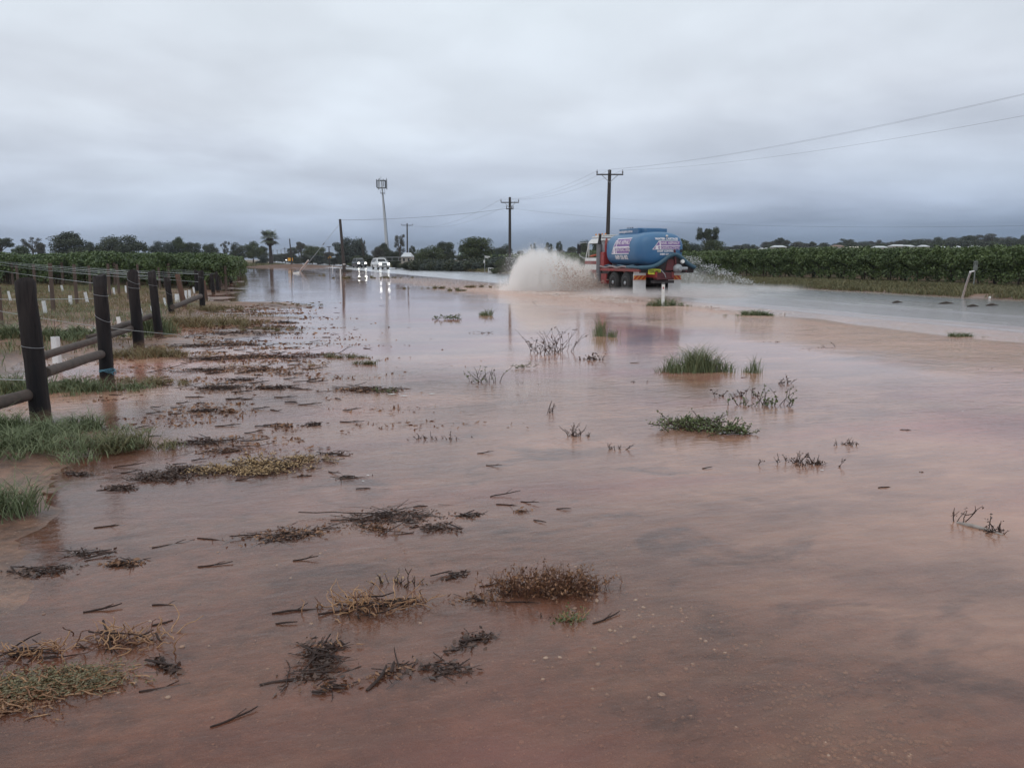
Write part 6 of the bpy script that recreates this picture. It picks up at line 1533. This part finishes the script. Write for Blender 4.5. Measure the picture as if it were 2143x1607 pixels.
# plants: kind, px, py(base), params, label
def wpx(px, py, w): return w * gp(px, py).length / FPX
plants = [
 ('grass', 1456, 778, dict(n=1500, H=.36, R_=.62, w=.010, ry=.45, lean=.45), 'largest green grass clump standing in the flood, right of centre', 'grass clump'),
 ('grass', 1576, 780, dict(n=130, H=.24, R_=.13, w=.009, lean=.2), 'small upright green tuft right of the largest grass clump', 'grass clump'),
 ('grass', 1385, 640, dict(n=700, H=.42, R_=1.0, w=.02, ry=.4, lean=.7), 'green weeds round the nearest guide post', 'grass clump'),
 ('grass', 1572, 660, dict(n=900, H=.26, R_=.85, w=.02, ry=.4, lean=.6), 'green tuft at the foam line right of the guide post', 'grass clump'),
 ('grass', 2002, 704, dict(n=420, H=.13, R_=.5, w=.012, ry=.4, lean=.8), 'flat green tuft near the road at the right', 'grass clump'),
 ('grass', 1018, 660, dict(n=260, H=.30, R_=.32, w=.014, ry=.4, lean=.4), 'green tuft in the middle water above the stick plants', 'grass clump'),
 ('grass', 1260, 704, dict(n=220, H=.42, R_=.28, w=.012, ry=.5, lean=.25), 'faint green reeds standing in the truck reflection', 'grass clump'),
 ('grass', 1003, 602, dict(n=520, H=.28, R_=1.6, w=.03, ry=.5, lean=.8, m=straw_m), 'yellowish grass island left of the spray', 'grass clump'),
 ('grass', 915, 604, dict(n=380, H=.26, R_=1.1, w=.03, ry=.4, lean=.7, m=olive_m), 'low olive grass island in the middle water', 'grass clump'),
 ('grass', 952, 609, dict(n=320, H=.32, R_=.8, w=.03, ry=.4, lean=.7, m=olive_m), 'darker grass islet between two pale ones', 'grass clump'),
 ('grass', 845, 604, dict(n=160, H=.14, R_=1.2, w=.03, ry=.2, lean=.9, m=olive_m), 'thin dark grass line in the far water', 'grass clump'),
 ('grass', 780, 582, dict(n=700, H=.30, R_=5.2, w=.06, ry=.4, lean=.7, m=olive_m), 'drowned olive grass patch before the cars', 'grass clump'),
 ('grass', 678, 577, dict(n=90, H=.34, R_=.7, w=.03, ry=.4, lean=.4, m=olive_m), 'small drowned tuft left of the plain pole', 'grass clump'),
 ('grass', 655, 574, dict(n=60, H=.2, R_=.6, w=.03, ry=.4, lean=.6, m=olive_m), 'tiny drowned tuft near the leaning pipe', 'grass clump'),
 ('grass', 1170, 606, dict(n=300, H=.5, R_=1.6, w=.025, ry=.4, lean=.5, m=olive_m), 'grass showing through the foot of the spray', 'grass clump'),
 ('grass', 720, 748, dict(n=420, H=.13, R_=.6, w=.012, ry=.25, lean=.9, m=olive_m), 'floating olive grass at the right end of the bank litter', 'grass clump'),
 ('grass', 762, 762, dict(n=220, H=.15, R_=.35, w=.012, ry=.3, lean=.7, m=olive_m), 'short green sprouts right of the floating olive grass', 'grass clump'),
 ('mat', 1470, 900, dict(n=520, R_=.50, leafm=greenl, H=.15, ls=.026), 'wide green leafy weed mat in the flood, right of centre', 'weed mat'),
 ('mat', 1430, 893, dict(n=260, R_=.25, leafm=greenl, H=.14, ls=.026), 'left lobe of the wide green leafy mat', 'weed mat'),
 ('mat', 1540, 908, dict(n=200, R_=.2, leafm=greenl, H=.12, ls=.024), 'right lobe of the wide green leafy mat', 'weed mat'),
 ('mat', 1095, 771, dict(n=60, R_=.22, leafm=greenl, H=.08, ls=.02), 'small floating weed sprig under the bare stems', 'weed mat'),
 ('mat', 1008, 697, dict(n=50, R_=.28, leafm=darkl, H=.09, ls=.02), 'row of tiny dark stubs in the middle water', 'weed mat'),
 ('mat', 938, 668, dict(n=150, R_=.5, leafm=greenl, H=.2, ls=.04), 'dark floating weed with a raised right end', 'weed mat'),
 ('mat', 800, 822, dict(n=90, R_=.22, leafm=greenl, H=.07, ls=.018), 'green sprigs at the right end of the long cane raft', 'weed mat'),
 ('sprig', 1152, 738, dict(n=22, H=.40, R_=.28, nl=4, ls=.03), 'bare dark stems with curled leaves in middle water, tallest group', 'dead weed'),
 ('sprig', 1130, 742, dict(n=8, H=.30, R_=.12, nl=3, ls=.03), 'curly dark stems left of the tallest group', 'dead weed'),
 ('sprig', 1182, 735, dict(n=10, H=.45, R_=.09, nl=3, ls=.03), 'dark stems with a long slanting blade right of the tallest group', 'dead weed'),
 ('sprig', 1240, 753, dict(n=14, H=.12, R_=.09, nl=6, ls=.03), 'compact dark knot of weed right of the bare stems', 'dead weed'),
 ('sprig', 1004, 800, dict(n=14, H=.24, R_=.14, nl=5, ls=.022, leaf=greenl), 'dark sprig with one tall shoot in the middle water', 'dead weed'),
 ('sprig', 1590, 848, dict(n=26, H=.22, R_=.20, nl=8, ls=.022, leaf=greenl), 'greenish stems, the right half of a branching weed', 'weed'),
 ('sprig', 1545, 828, dict(n=12, H=.12, R_=.12, nl=6, ls=.022), 'arched dark twig joined left of the branching weed', 'weed'),
 ('sprig', 1640, 802, dict(n=8, H=.12, R_=.07, nl=5, ls=.02), 'small leafy twig above the branching weed', 'weed'),
 ('sprig', 1148, 864, dict(n=4, H=.16, R_=.03, nl=3, ls=.012), 'tiny forked sprout in the centre water', 'weed'),
 ('sprig', 1200, 912, dict(n=15, H=.18, R_=.09, nl=6, ls=.014), 'dark sprig with a tall middle shoot, centre', 'dead weed'),
 ('sprig', 1228, 912, dict(n=5, H=.07, R_=.07, nl=3, ls=.014), 'few leaf stubs trailing right of the dark sprig', 'dead weed'),
 ('sprig', 1292, 940, dict(n=8, H=.12, R_=.07, nl=4, ls=.012), 'bent twig with an arching tip below the dark sprig', 'dead weed'),
 ('sprig', 912, 918, dict(n=16, H=.09, R_=.12, nl=6, ls=.014), 'sparse reddish sprouts, centre left', 'dead weed'),
 ('sprig', 1697, 972, dict(n=26, H=.11, R_=.15, nl=9, ls=.015), 'arched brown weed with a raised left shoot, right water', 'dead weed'),
 ('sprig', 1664, 968, dict(n=7, H=.15, R_=.03, nl=8, ls=.015), 'raised shoot at the left end of the arched brown weed', 'dead weed'),
 ('sprig', 1774, 930, dict(n=16, H=.10, R_=.07, nl=5, ls=.014), 'small dark spiky weed, right water', 'dead weed'),
 ('sprig', 1932, 988, dict(n=3, H=.05, R_=.015, nl=4, ls=.012), 'tiny dark sprout alone at the right', 'dead weed'),
 ('sprig', 1612, 716, dict(n=6, H=.10, R_=.16, nl=2, ls=.02, lying=1), 'two short floating dark strokes of twig, upper right', 'dead weed'),
 ('sprig', 1730, 728, dict(n=9, H=.14, R_=.34, nl=2, ls=.02, lying=1), 'long thin floating twig with a little upright shoot', 'dead weed'),
 ('sprig', 2065, 773, dict(n=7, H=.05, R_=.22, nl=2, ls=.015, lying=1), 'thin twig lying on the water at the far right', 'dead weed'),
 ('sprig', 1330, 800, dict(n=4, H=.05, R_=.10, nl=3, ls=.015), 'few dark specks of weed near the truck reflection', 'dead weed'),
 ('sprig', 1095, 803, dict(n=3, H=.03, R_=.12, nl=3, ls=.015), 'small leaf specks below the bare stems', 'dead weed'),
 ('cane', 770, 1275, dict(n=95, R_=.30, H=.10), 'straw-coloured tangle of bleached canes in the foreground', 'cane tangle'),
 ('cane', 850, 1260, dict(n=12, R_=.14, H=.05), 'loose canes at the right end of the bleached tangle', 'cane tangle'),
 ('sprig', 835, 1222, dict(n=18, H=.11, R_=.07, nl=6, ls=.010, stem=stickm, leaf=dryl), 'small dry weed with one tall tip behind the bleached tangle', 'dead weed'),
 ('sprig', 1130, 1240, dict(n=260, H=.17, R_=.17, nl=7, ls=.014, leaf=brownl, stem=brownst, rs=.5), 'large brown dead bush standing in the foreground water', 'dead bush'),
 ('sprig', 1195, 1235, dict(n=120, H=.15, R_=.10, nl=7, ls=.013, leaf=brownl, stem=brownst, rs=.5), 'right lobe of the brown dead bush', 'dead bush'),
 ('cane', 1080, 1238, dict(n=18, R_=.12, H=.09), 'bleached stems at the left side of the brown dead bush', 'cane tangle'),
 ('sprig', 1188, 1298, dict(n=20, H=.09, R_=.04, nl=12, ls=.012, leaf=greenl, stem=caneM), 'small fresh green weed below the brown dead bush', 'weed'),
 ('sprig', 1150, 1290, dict(n=6, H=.04, R_=.035, nl=4, ls=.010), 'dark stubs left of the small fresh green weed', 'dead weed'),
 ('cane', 270, 1345, dict(n=70, R_=.26, H=.09), 'pale twisted canes reaching right from the corner weeds', 'cane tangle'),
 ('cane', 60, 1372, dict(n=40, R_=.26, H=.06), 'pale canes along the upper edge of the corner weeds', 'cane tangle'),
 ('mat', 70, 1440, dict(n=1100, R_=.28, leafm=olivel, H=.05, ls=.015, stemm=caneM), 'olive green leafy mat filling the lower left corner', 'weed mat'),
 ('mat', 180, 1420, dict(n=700, R_=.24, leafm=olivel, H=.04, ls=.013, stemm=caneM), 'right part of the corner leafy mat', 'weed mat'),
 ('mat', 20, 1480, dict(n=260, R_=.22, leafm=brownl, H=.05, ls=.014, stemm=caneM), 'dry brown edge of the corner leafy mat', 'weed mat'),
 ('cane', 700, 1355, dict(n=9, R_=.12, H=.06), 'thin pale looping cane right of the broken stick heap', 'cane tangle'),
 ('mat', 560, 975, dict(n=620, R_=.42, leafm=dryl, H=.10, ls=.024), 'straw yellow dead weed mat left of centre', 'weed mat'),
 ('mat', 540, 990, dict(n=320, R_=.3, leafm=dryl, H=.08, ls=.022), 'lower lobe of the straw yellow weed mat', 'weed mat'),
 ('mat', 655, 962, dict(n=260, R_=.25, leafm=dryl, H=.06, ls=.02), 'right lobe of the straw yellow weed mat', 'weed mat'),
 ('mat', 460, 985, dict(n=420, R_=.3, leafm=dryl, H=.06, ls=.02), 'brownish left lobe of the straw weed mat', 'weed mat'),
 ('mat', 340, 1000, dict(n=420, R_=.3, leafm=darkl, H=.07, ls=.022), 'dark brown dead weed mat below the corner grass', 'weed mat'),
 ('mat', 385, 985, dict(n=300, R_=.22, leafm=darkl, H=.05, ls=.02), 'dark weed strands joining the two mats', 'weed mat'),
 ('mat', 490, 768, dict(n=120, R_=.4, leafm=dryl, H=.04, ls=.02), 'brown straw scum among the floating stick lines', 'weed mat'),
 ('mat', 660, 765, dict(n=110, R_=.35, leafm=dryl, H=.05, ls=.02), 'reddish straw scum below the floating grass', 'weed mat'),
 ('grass', 62, 945, dict(n=4200, H=.17, R_=.85, w=.007, ry=.7, lean=.6), 'big lush green grass clump at the foot of the first post', 'grass clump'),
 ('grass', -10, 925, dict(n=1600, H=.2, R_=.5, w=.007, ry=.5, lean=.5), 'lush green grass at the left edge by the first post', 'grass clump'),
 ('grass', 245, 935, dict(n=900, H=.17, R_=.55, w=.007, ry=.4, lean=.7, m=olive_m), 'thin wilted grass right of the big lush clump', 'grass clump'),
 ('grass', 180, 900, dict(n=500, H=.2, R_=.35, w=.007, ry=.4, lean=.6), 'seeding weeds behind the big lush clump', 'grass clump'),
 ('grass', -5, 1085, dict(n=800, H=.24, R_=.3, w=.006, ry=.6, lean=.6), 'green grass clump cut by the left edge, lower', 'grass clump'),
 ('grass', 178, 815, dict(n=1400, H=.2, R_=.85, w=.009, ry=.4, lean=.6), 'green grass between the first and second posts', 'grass clump'),
 ('grass', 30, 820, dict(n=1300, H=.3, R_=.7, w=.010, ry=.5, lean=.5), 'green grass behind the nearest log rail', 'grass clump'),
 ('grass', 25, 720, dict(n=1500, H=.32, R_=1.6, w=.015, ry=.4, lean=.5), 'grass bank beyond the pool at the left edge', 'grass clump'),
 ('grass', 115, 715, dict(n=1300, H=.26, R_=1.6, w=.015, ry=.3, lean=.6), 'grass bank beyond the pool, behind the largest guard tube', 'grass clump'),
 ('grass', 297, 745, dict(n=1700, H=.2, R_=.9, w=.010, ry=.5, lean=.8, m=straw_m), 'straw grass at the foot of the third post', 'grass clump'),
 ('grass', 300, 800, dict(n=900, H=.09, R_=.9, w=.010, ry=.3, lean=1.0, m=straw_m), 'flattened straw grass below the third post', 'grass clump'),
 ('grass', 318, 700, dict(n=900, H=.55, R_=.4, w=.014, ry=.6, lean=.35), 'tall green weeds round the fourth post', 'grass clump'),
 ('grass', 400, 680, dict(n=2600, H=.3, R_=1.7, w=.014, ry=.6, lean=.8, m=straw_m), 'deep straw grass between the fourth and seventh posts', 'grass clump'),
 ('grass', 450, 650, dict(n=1400, H=.2, R_=1.6, w=.014, ry=.7, lean=.9, m=straw_m), 'straw grass on the point of the bank', 'grass clump'),
 ('grass', 600, 640, dict(n=700, H=.1, R_=1.8, w=.02, ry=.5, lean=1.2, m=straw_m), 'flat brown grass spit out in the water, upper', 'grass clump'),
 ('grass', 555, 690, dict(n=600, H=.09, R_=1.3, w=.014, ry=.35, lean=1.2, m=straw_m), 'flat brown grass spit out in the water, lower', 'grass clump'),
]
FN = {'grass': k_grass, 'mat': k_mat, 'sprig': k_sprig, 'cane': k_cane}
NM = {'grass clump': 'grass_clump', 'weed mat': 'weed_mat', 'dead weed': 'dead_weed', 'weed': 'weed_sprig', 'cane tangle': 'cane_tangle', 'dead bush': 'dead_bush'}
for i, (kd, px, py, kw, lab, cat) in enumerate(plants):
    if kd == 'grass' and py < 1500: pass
    sc = {'grass': .76 if px > 520 else 1.0, 'sprig': .98 if py < 900 else .78, 'mat': .86, 'cane': .85}[kd]
    put(NM[cat], FN[kd](500 + i, **kw), px, py, lab, cat, rnd.uniform(-.12, .12), sc)
    if kd == 'grass' and px > 1000 and py > 690: LASTO.scale[2] *= 1.45
    if kd == 'mat' and (kw['leafm'] is not greenl): LASTO.scale[2] *= .6
# half sunk white branch at the right with two twiggy shoots
a, b = gp(2003, 1094), gp(2098, 1119); o = empty('white_branch', a, 0, 'white barked branch half sunk at the right edge, with dark twigs rising', 'branch')
mb = MB(); d = b - a; mb.tube([Vector((0, 0, .0)), d * .3 + Vector((0, -.01, .008)), d * .6 + Vector((0, .01, .004)), d], [.009, .013, .011, .007], mat('pale_bark', (.42, .38, .35), (.24, .2, .18), 30, .7), 8); mb.build('limb', o)
for nm, me in k_sprig(777, n=14, H=.10, R_=.05, nl=5, ls=.012): q = link(nm, me, o, d * .72)
for nm, me in k_sprig(778, n=4, H=.14, R_=.012, nl=4, ls=.012): q = link(nm, me, o, Vector((.02, .02, 0)))
# drifting bits scattered over the left shallows
small = [k_stick(700 + k, .12 + .05 * (k % 4), .005)[0][1] for k in range(7)]
r = random.Random(99); cnt = 0
bits = []
for i in range(150):
    py = 700 + (r.random() ** 1.3) * 330; px = r.gauss(520, 130) if py < 850 else r.gauss(430, 220)
    if py > 850 and r.random() < .45: continue
    if not 230 < px < 900: continue
    bits.append((px, py, 1.0 + (950 - py) / 500))
for (px, py) in [(440, 1130), (1065, 1058), (1110, 1052), (1055, 1035), (1180, 1066), (1010, 1075), (1130, 1092), (495, 1507), (450, 1185), (350, 1265), (600, 1305), (1275, 1297), (1095, 1262), (1040, 1225), (230, 1102), (640, 1170), (880, 1060), (1015, 948), (1035, 975), (1500, 775), (800, 640), (1120, 632), (660, 715), (680, 590), (560, 600), (705, 655), (1205, 690), (1330, 760), (1850, 1020), (1895, 900), (1560, 790), (1480, 980), (1890, 650), (700, 700), (745, 690)]:
    bits.append((px, py, .8))
for (px, py, sc) in bits:
    p = gp(px, py); o = link('floating_twig', small[r.randrange(7)], None, (p.x, p.y, max(g1(p.x, p.y), 0) - .003), label='small dark twig afloat in the muddy shallows' if px < 900 else 'small dark twig afloat out in the open brown water', cat='twig', group='small twigs scattered over the left shallows' if px < 900 else 'small twigs out in the open water')
    o.rotation_euler = (0, 0, r.gauss(.05, .35)); o.scale = (sc, sc, sc)
# pale leaves / bubbles floating
fl = MB(); fl.add([(-.02, 0, .003), (0, -.009, .004), (.02, 0, .003), (0, .009, .005)], [(0, 1, 2, 3)], whitem); flm = fl.mesh('pale_leaf')
for (px, py, sc) in [(904, 825, 1.6), (820, 826, 2.0), (845, 829, 1.6), (1240, 768, .8), (1520, 745, .7), (1600, 738, .7), (1720, 985, .5), (2015, 862, .5), (1190, 798, .5), (770, 996, .5), (760, 1008, .4), (1560, 760, .7), (1650, 790, .6), (1700, 775, .6)]:
    p = gp(px, py); o = link('pale_leaf', flm, None, (p.x, p.y, .003), label='tiny pale leaf floating on the brown water', cat='leaf', group='pale leaves adrift'); o.scale = (sc * 1.6, sc * 1.6, 1); o.rotation_euler = (0, 0, r.uniform(-.4, .4))
# gravel showing through the shallow water near the camera
stm = mat('gravel', (.34, .20, .135), (.20, .115, .08), 11, .5, c3=(.42, .29, .21))
def stone_verts(r):
    v = np.array([[1, 0, 0], [-1, 0, 0], [0, 1, 0], [0, -1, 0], [0, 0, 1], [0, 0, -1]], float) * (0.7 + .6 * r.rand(6, 1)); return v
rr = np.random.RandomState(31); V = []; F = []
ico = bmesh.new(); bmesh.ops.create_icosphere(ico, subdivisions=1, radius=1); iv = np.array([v.co[:] for v in ico.verts]); ifc = np.array([[v.index for v in f.verts] for f in ico.faces]); ico.free()
cl_ = [(1290, 1225, 60, 22, 110), (1350, 1290, 90, 30, 110), (1500, 1330, 160, 40, 130), (1700, 1440, 120, 45, 230), (1800, 1560, 110, 40, 260), (1640, 1560, 160, 50, 120), (1400, 1470, 200, 80, 120), (1100, 1050, 110, 30, 160), (1230, 1190, 60, 30, 100), (900, 1400, 350, 120, 110), (1300, 1560, 260, 60, 90), (1000, 1150, 300, 80, 120), (400, 1300, 300, 120, 60)]
PX = []
for (cx, cy, sx, sy, n) in cl_:
    for i in range(n): PX.append((rr.normal(cx, sx), rr.normal(cy, sy)))
for i, (px, py) in enumerate(PX):
    if py < 900: continue
    p = gp(px, py); g0 = g1(p.x, p.y); s0 = .0045 + .011 * rr.rand() ** 3
    z = max(g0, -.020) + s0 * .3
    v = iv * np.array([1, .8, .6]) * s0 * (.85 + .3 * rr.rand(len(iv), 1)); th = rr.rand() * 6.28
    v = v @ np.array([[math.cos(th), math.sin(th), 0], [-math.sin(th), math.cos(th), 0], [0, 0, 1]]) + np.array([p.x, p.y, z])
    V.append(v); F.append(ifc + len(iv) * (len(V) - 1))
link('gravel', np_mesh('gravel', np.concatenate(V), np.concatenate(F), stm), label='loose gravel lying under the shallow water near the camera', kind='stuff')
big_ = bmesh.new(); bmesh.ops.create_icosphere(big_, subdivisions=2, radius=1)
for v in big_.verts: v.co *= .85 + .3 * random.Random(v.index).random(); v.co.z *= .6; v.co.y *= .8
sme = bpy.data.meshes.new('stone'); big_.to_mesh(sme); big_.free(); sme.materials.append(stm)
for (px, py, s0) in [(1385, 1452, .016), (1358, 1458, .012), (1450, 1388, .013), (1690, 1365, .013), (1860, 1535, .011), (1905, 1547, .011), (1778, 1570, .011), (1650, 1535, .010), (1875, 1540, .009), (1300, 1345, .010), (1345, 1278, .009), (1355, 1320, .009), (1812, 1600, .012), (1840, 1602, .011), (1240, 1440, .012), (795, 1134, .011), (560, 1398, .009), (1655, 1442, .009), (1620, 1420, .009), (1735, 1450, .010), (1660, 1562, .010), (1816, 1502, .009)]:
    p = gp(px, py); o = link('stone', sme, None, (p.x, p.y, max(g1(p.x, p.y), -.022) + s0 * .35), label='pale stone showing under the shallow water near the camera', cat='stone', group='pale stones in the near shallows'); o.scale = (s0, s0, s0); o.rotation_euler = (0, 0, px)

# ============================================================ damp air between here and the hill
hz = MB(); hm = bpy.data.materials.new('haze'); hm.use_nodes = True; hm.node_tree.nodes.clear()
hv = hm.node_tree.nodes.new('ShaderNodeVolumePrincipled'); ho = hm.node_tree.nodes.new('ShaderNodeOutputMaterial'); hm.node_tree.links.new(hv.outputs[0], ho.inputs['Volume'])
hv.inputs['Density'].default_value = .00017; hv.inputs['Color'].default_value = (.80, .88, 1.0, 1); hv.inputs['Anisotropy'].default_value = .2
hz.box((0, 2450, 21), (7200, 5700, 46), hm)
hz.build('haze', label='thin damp haze over the whole plain', kind='stuff')
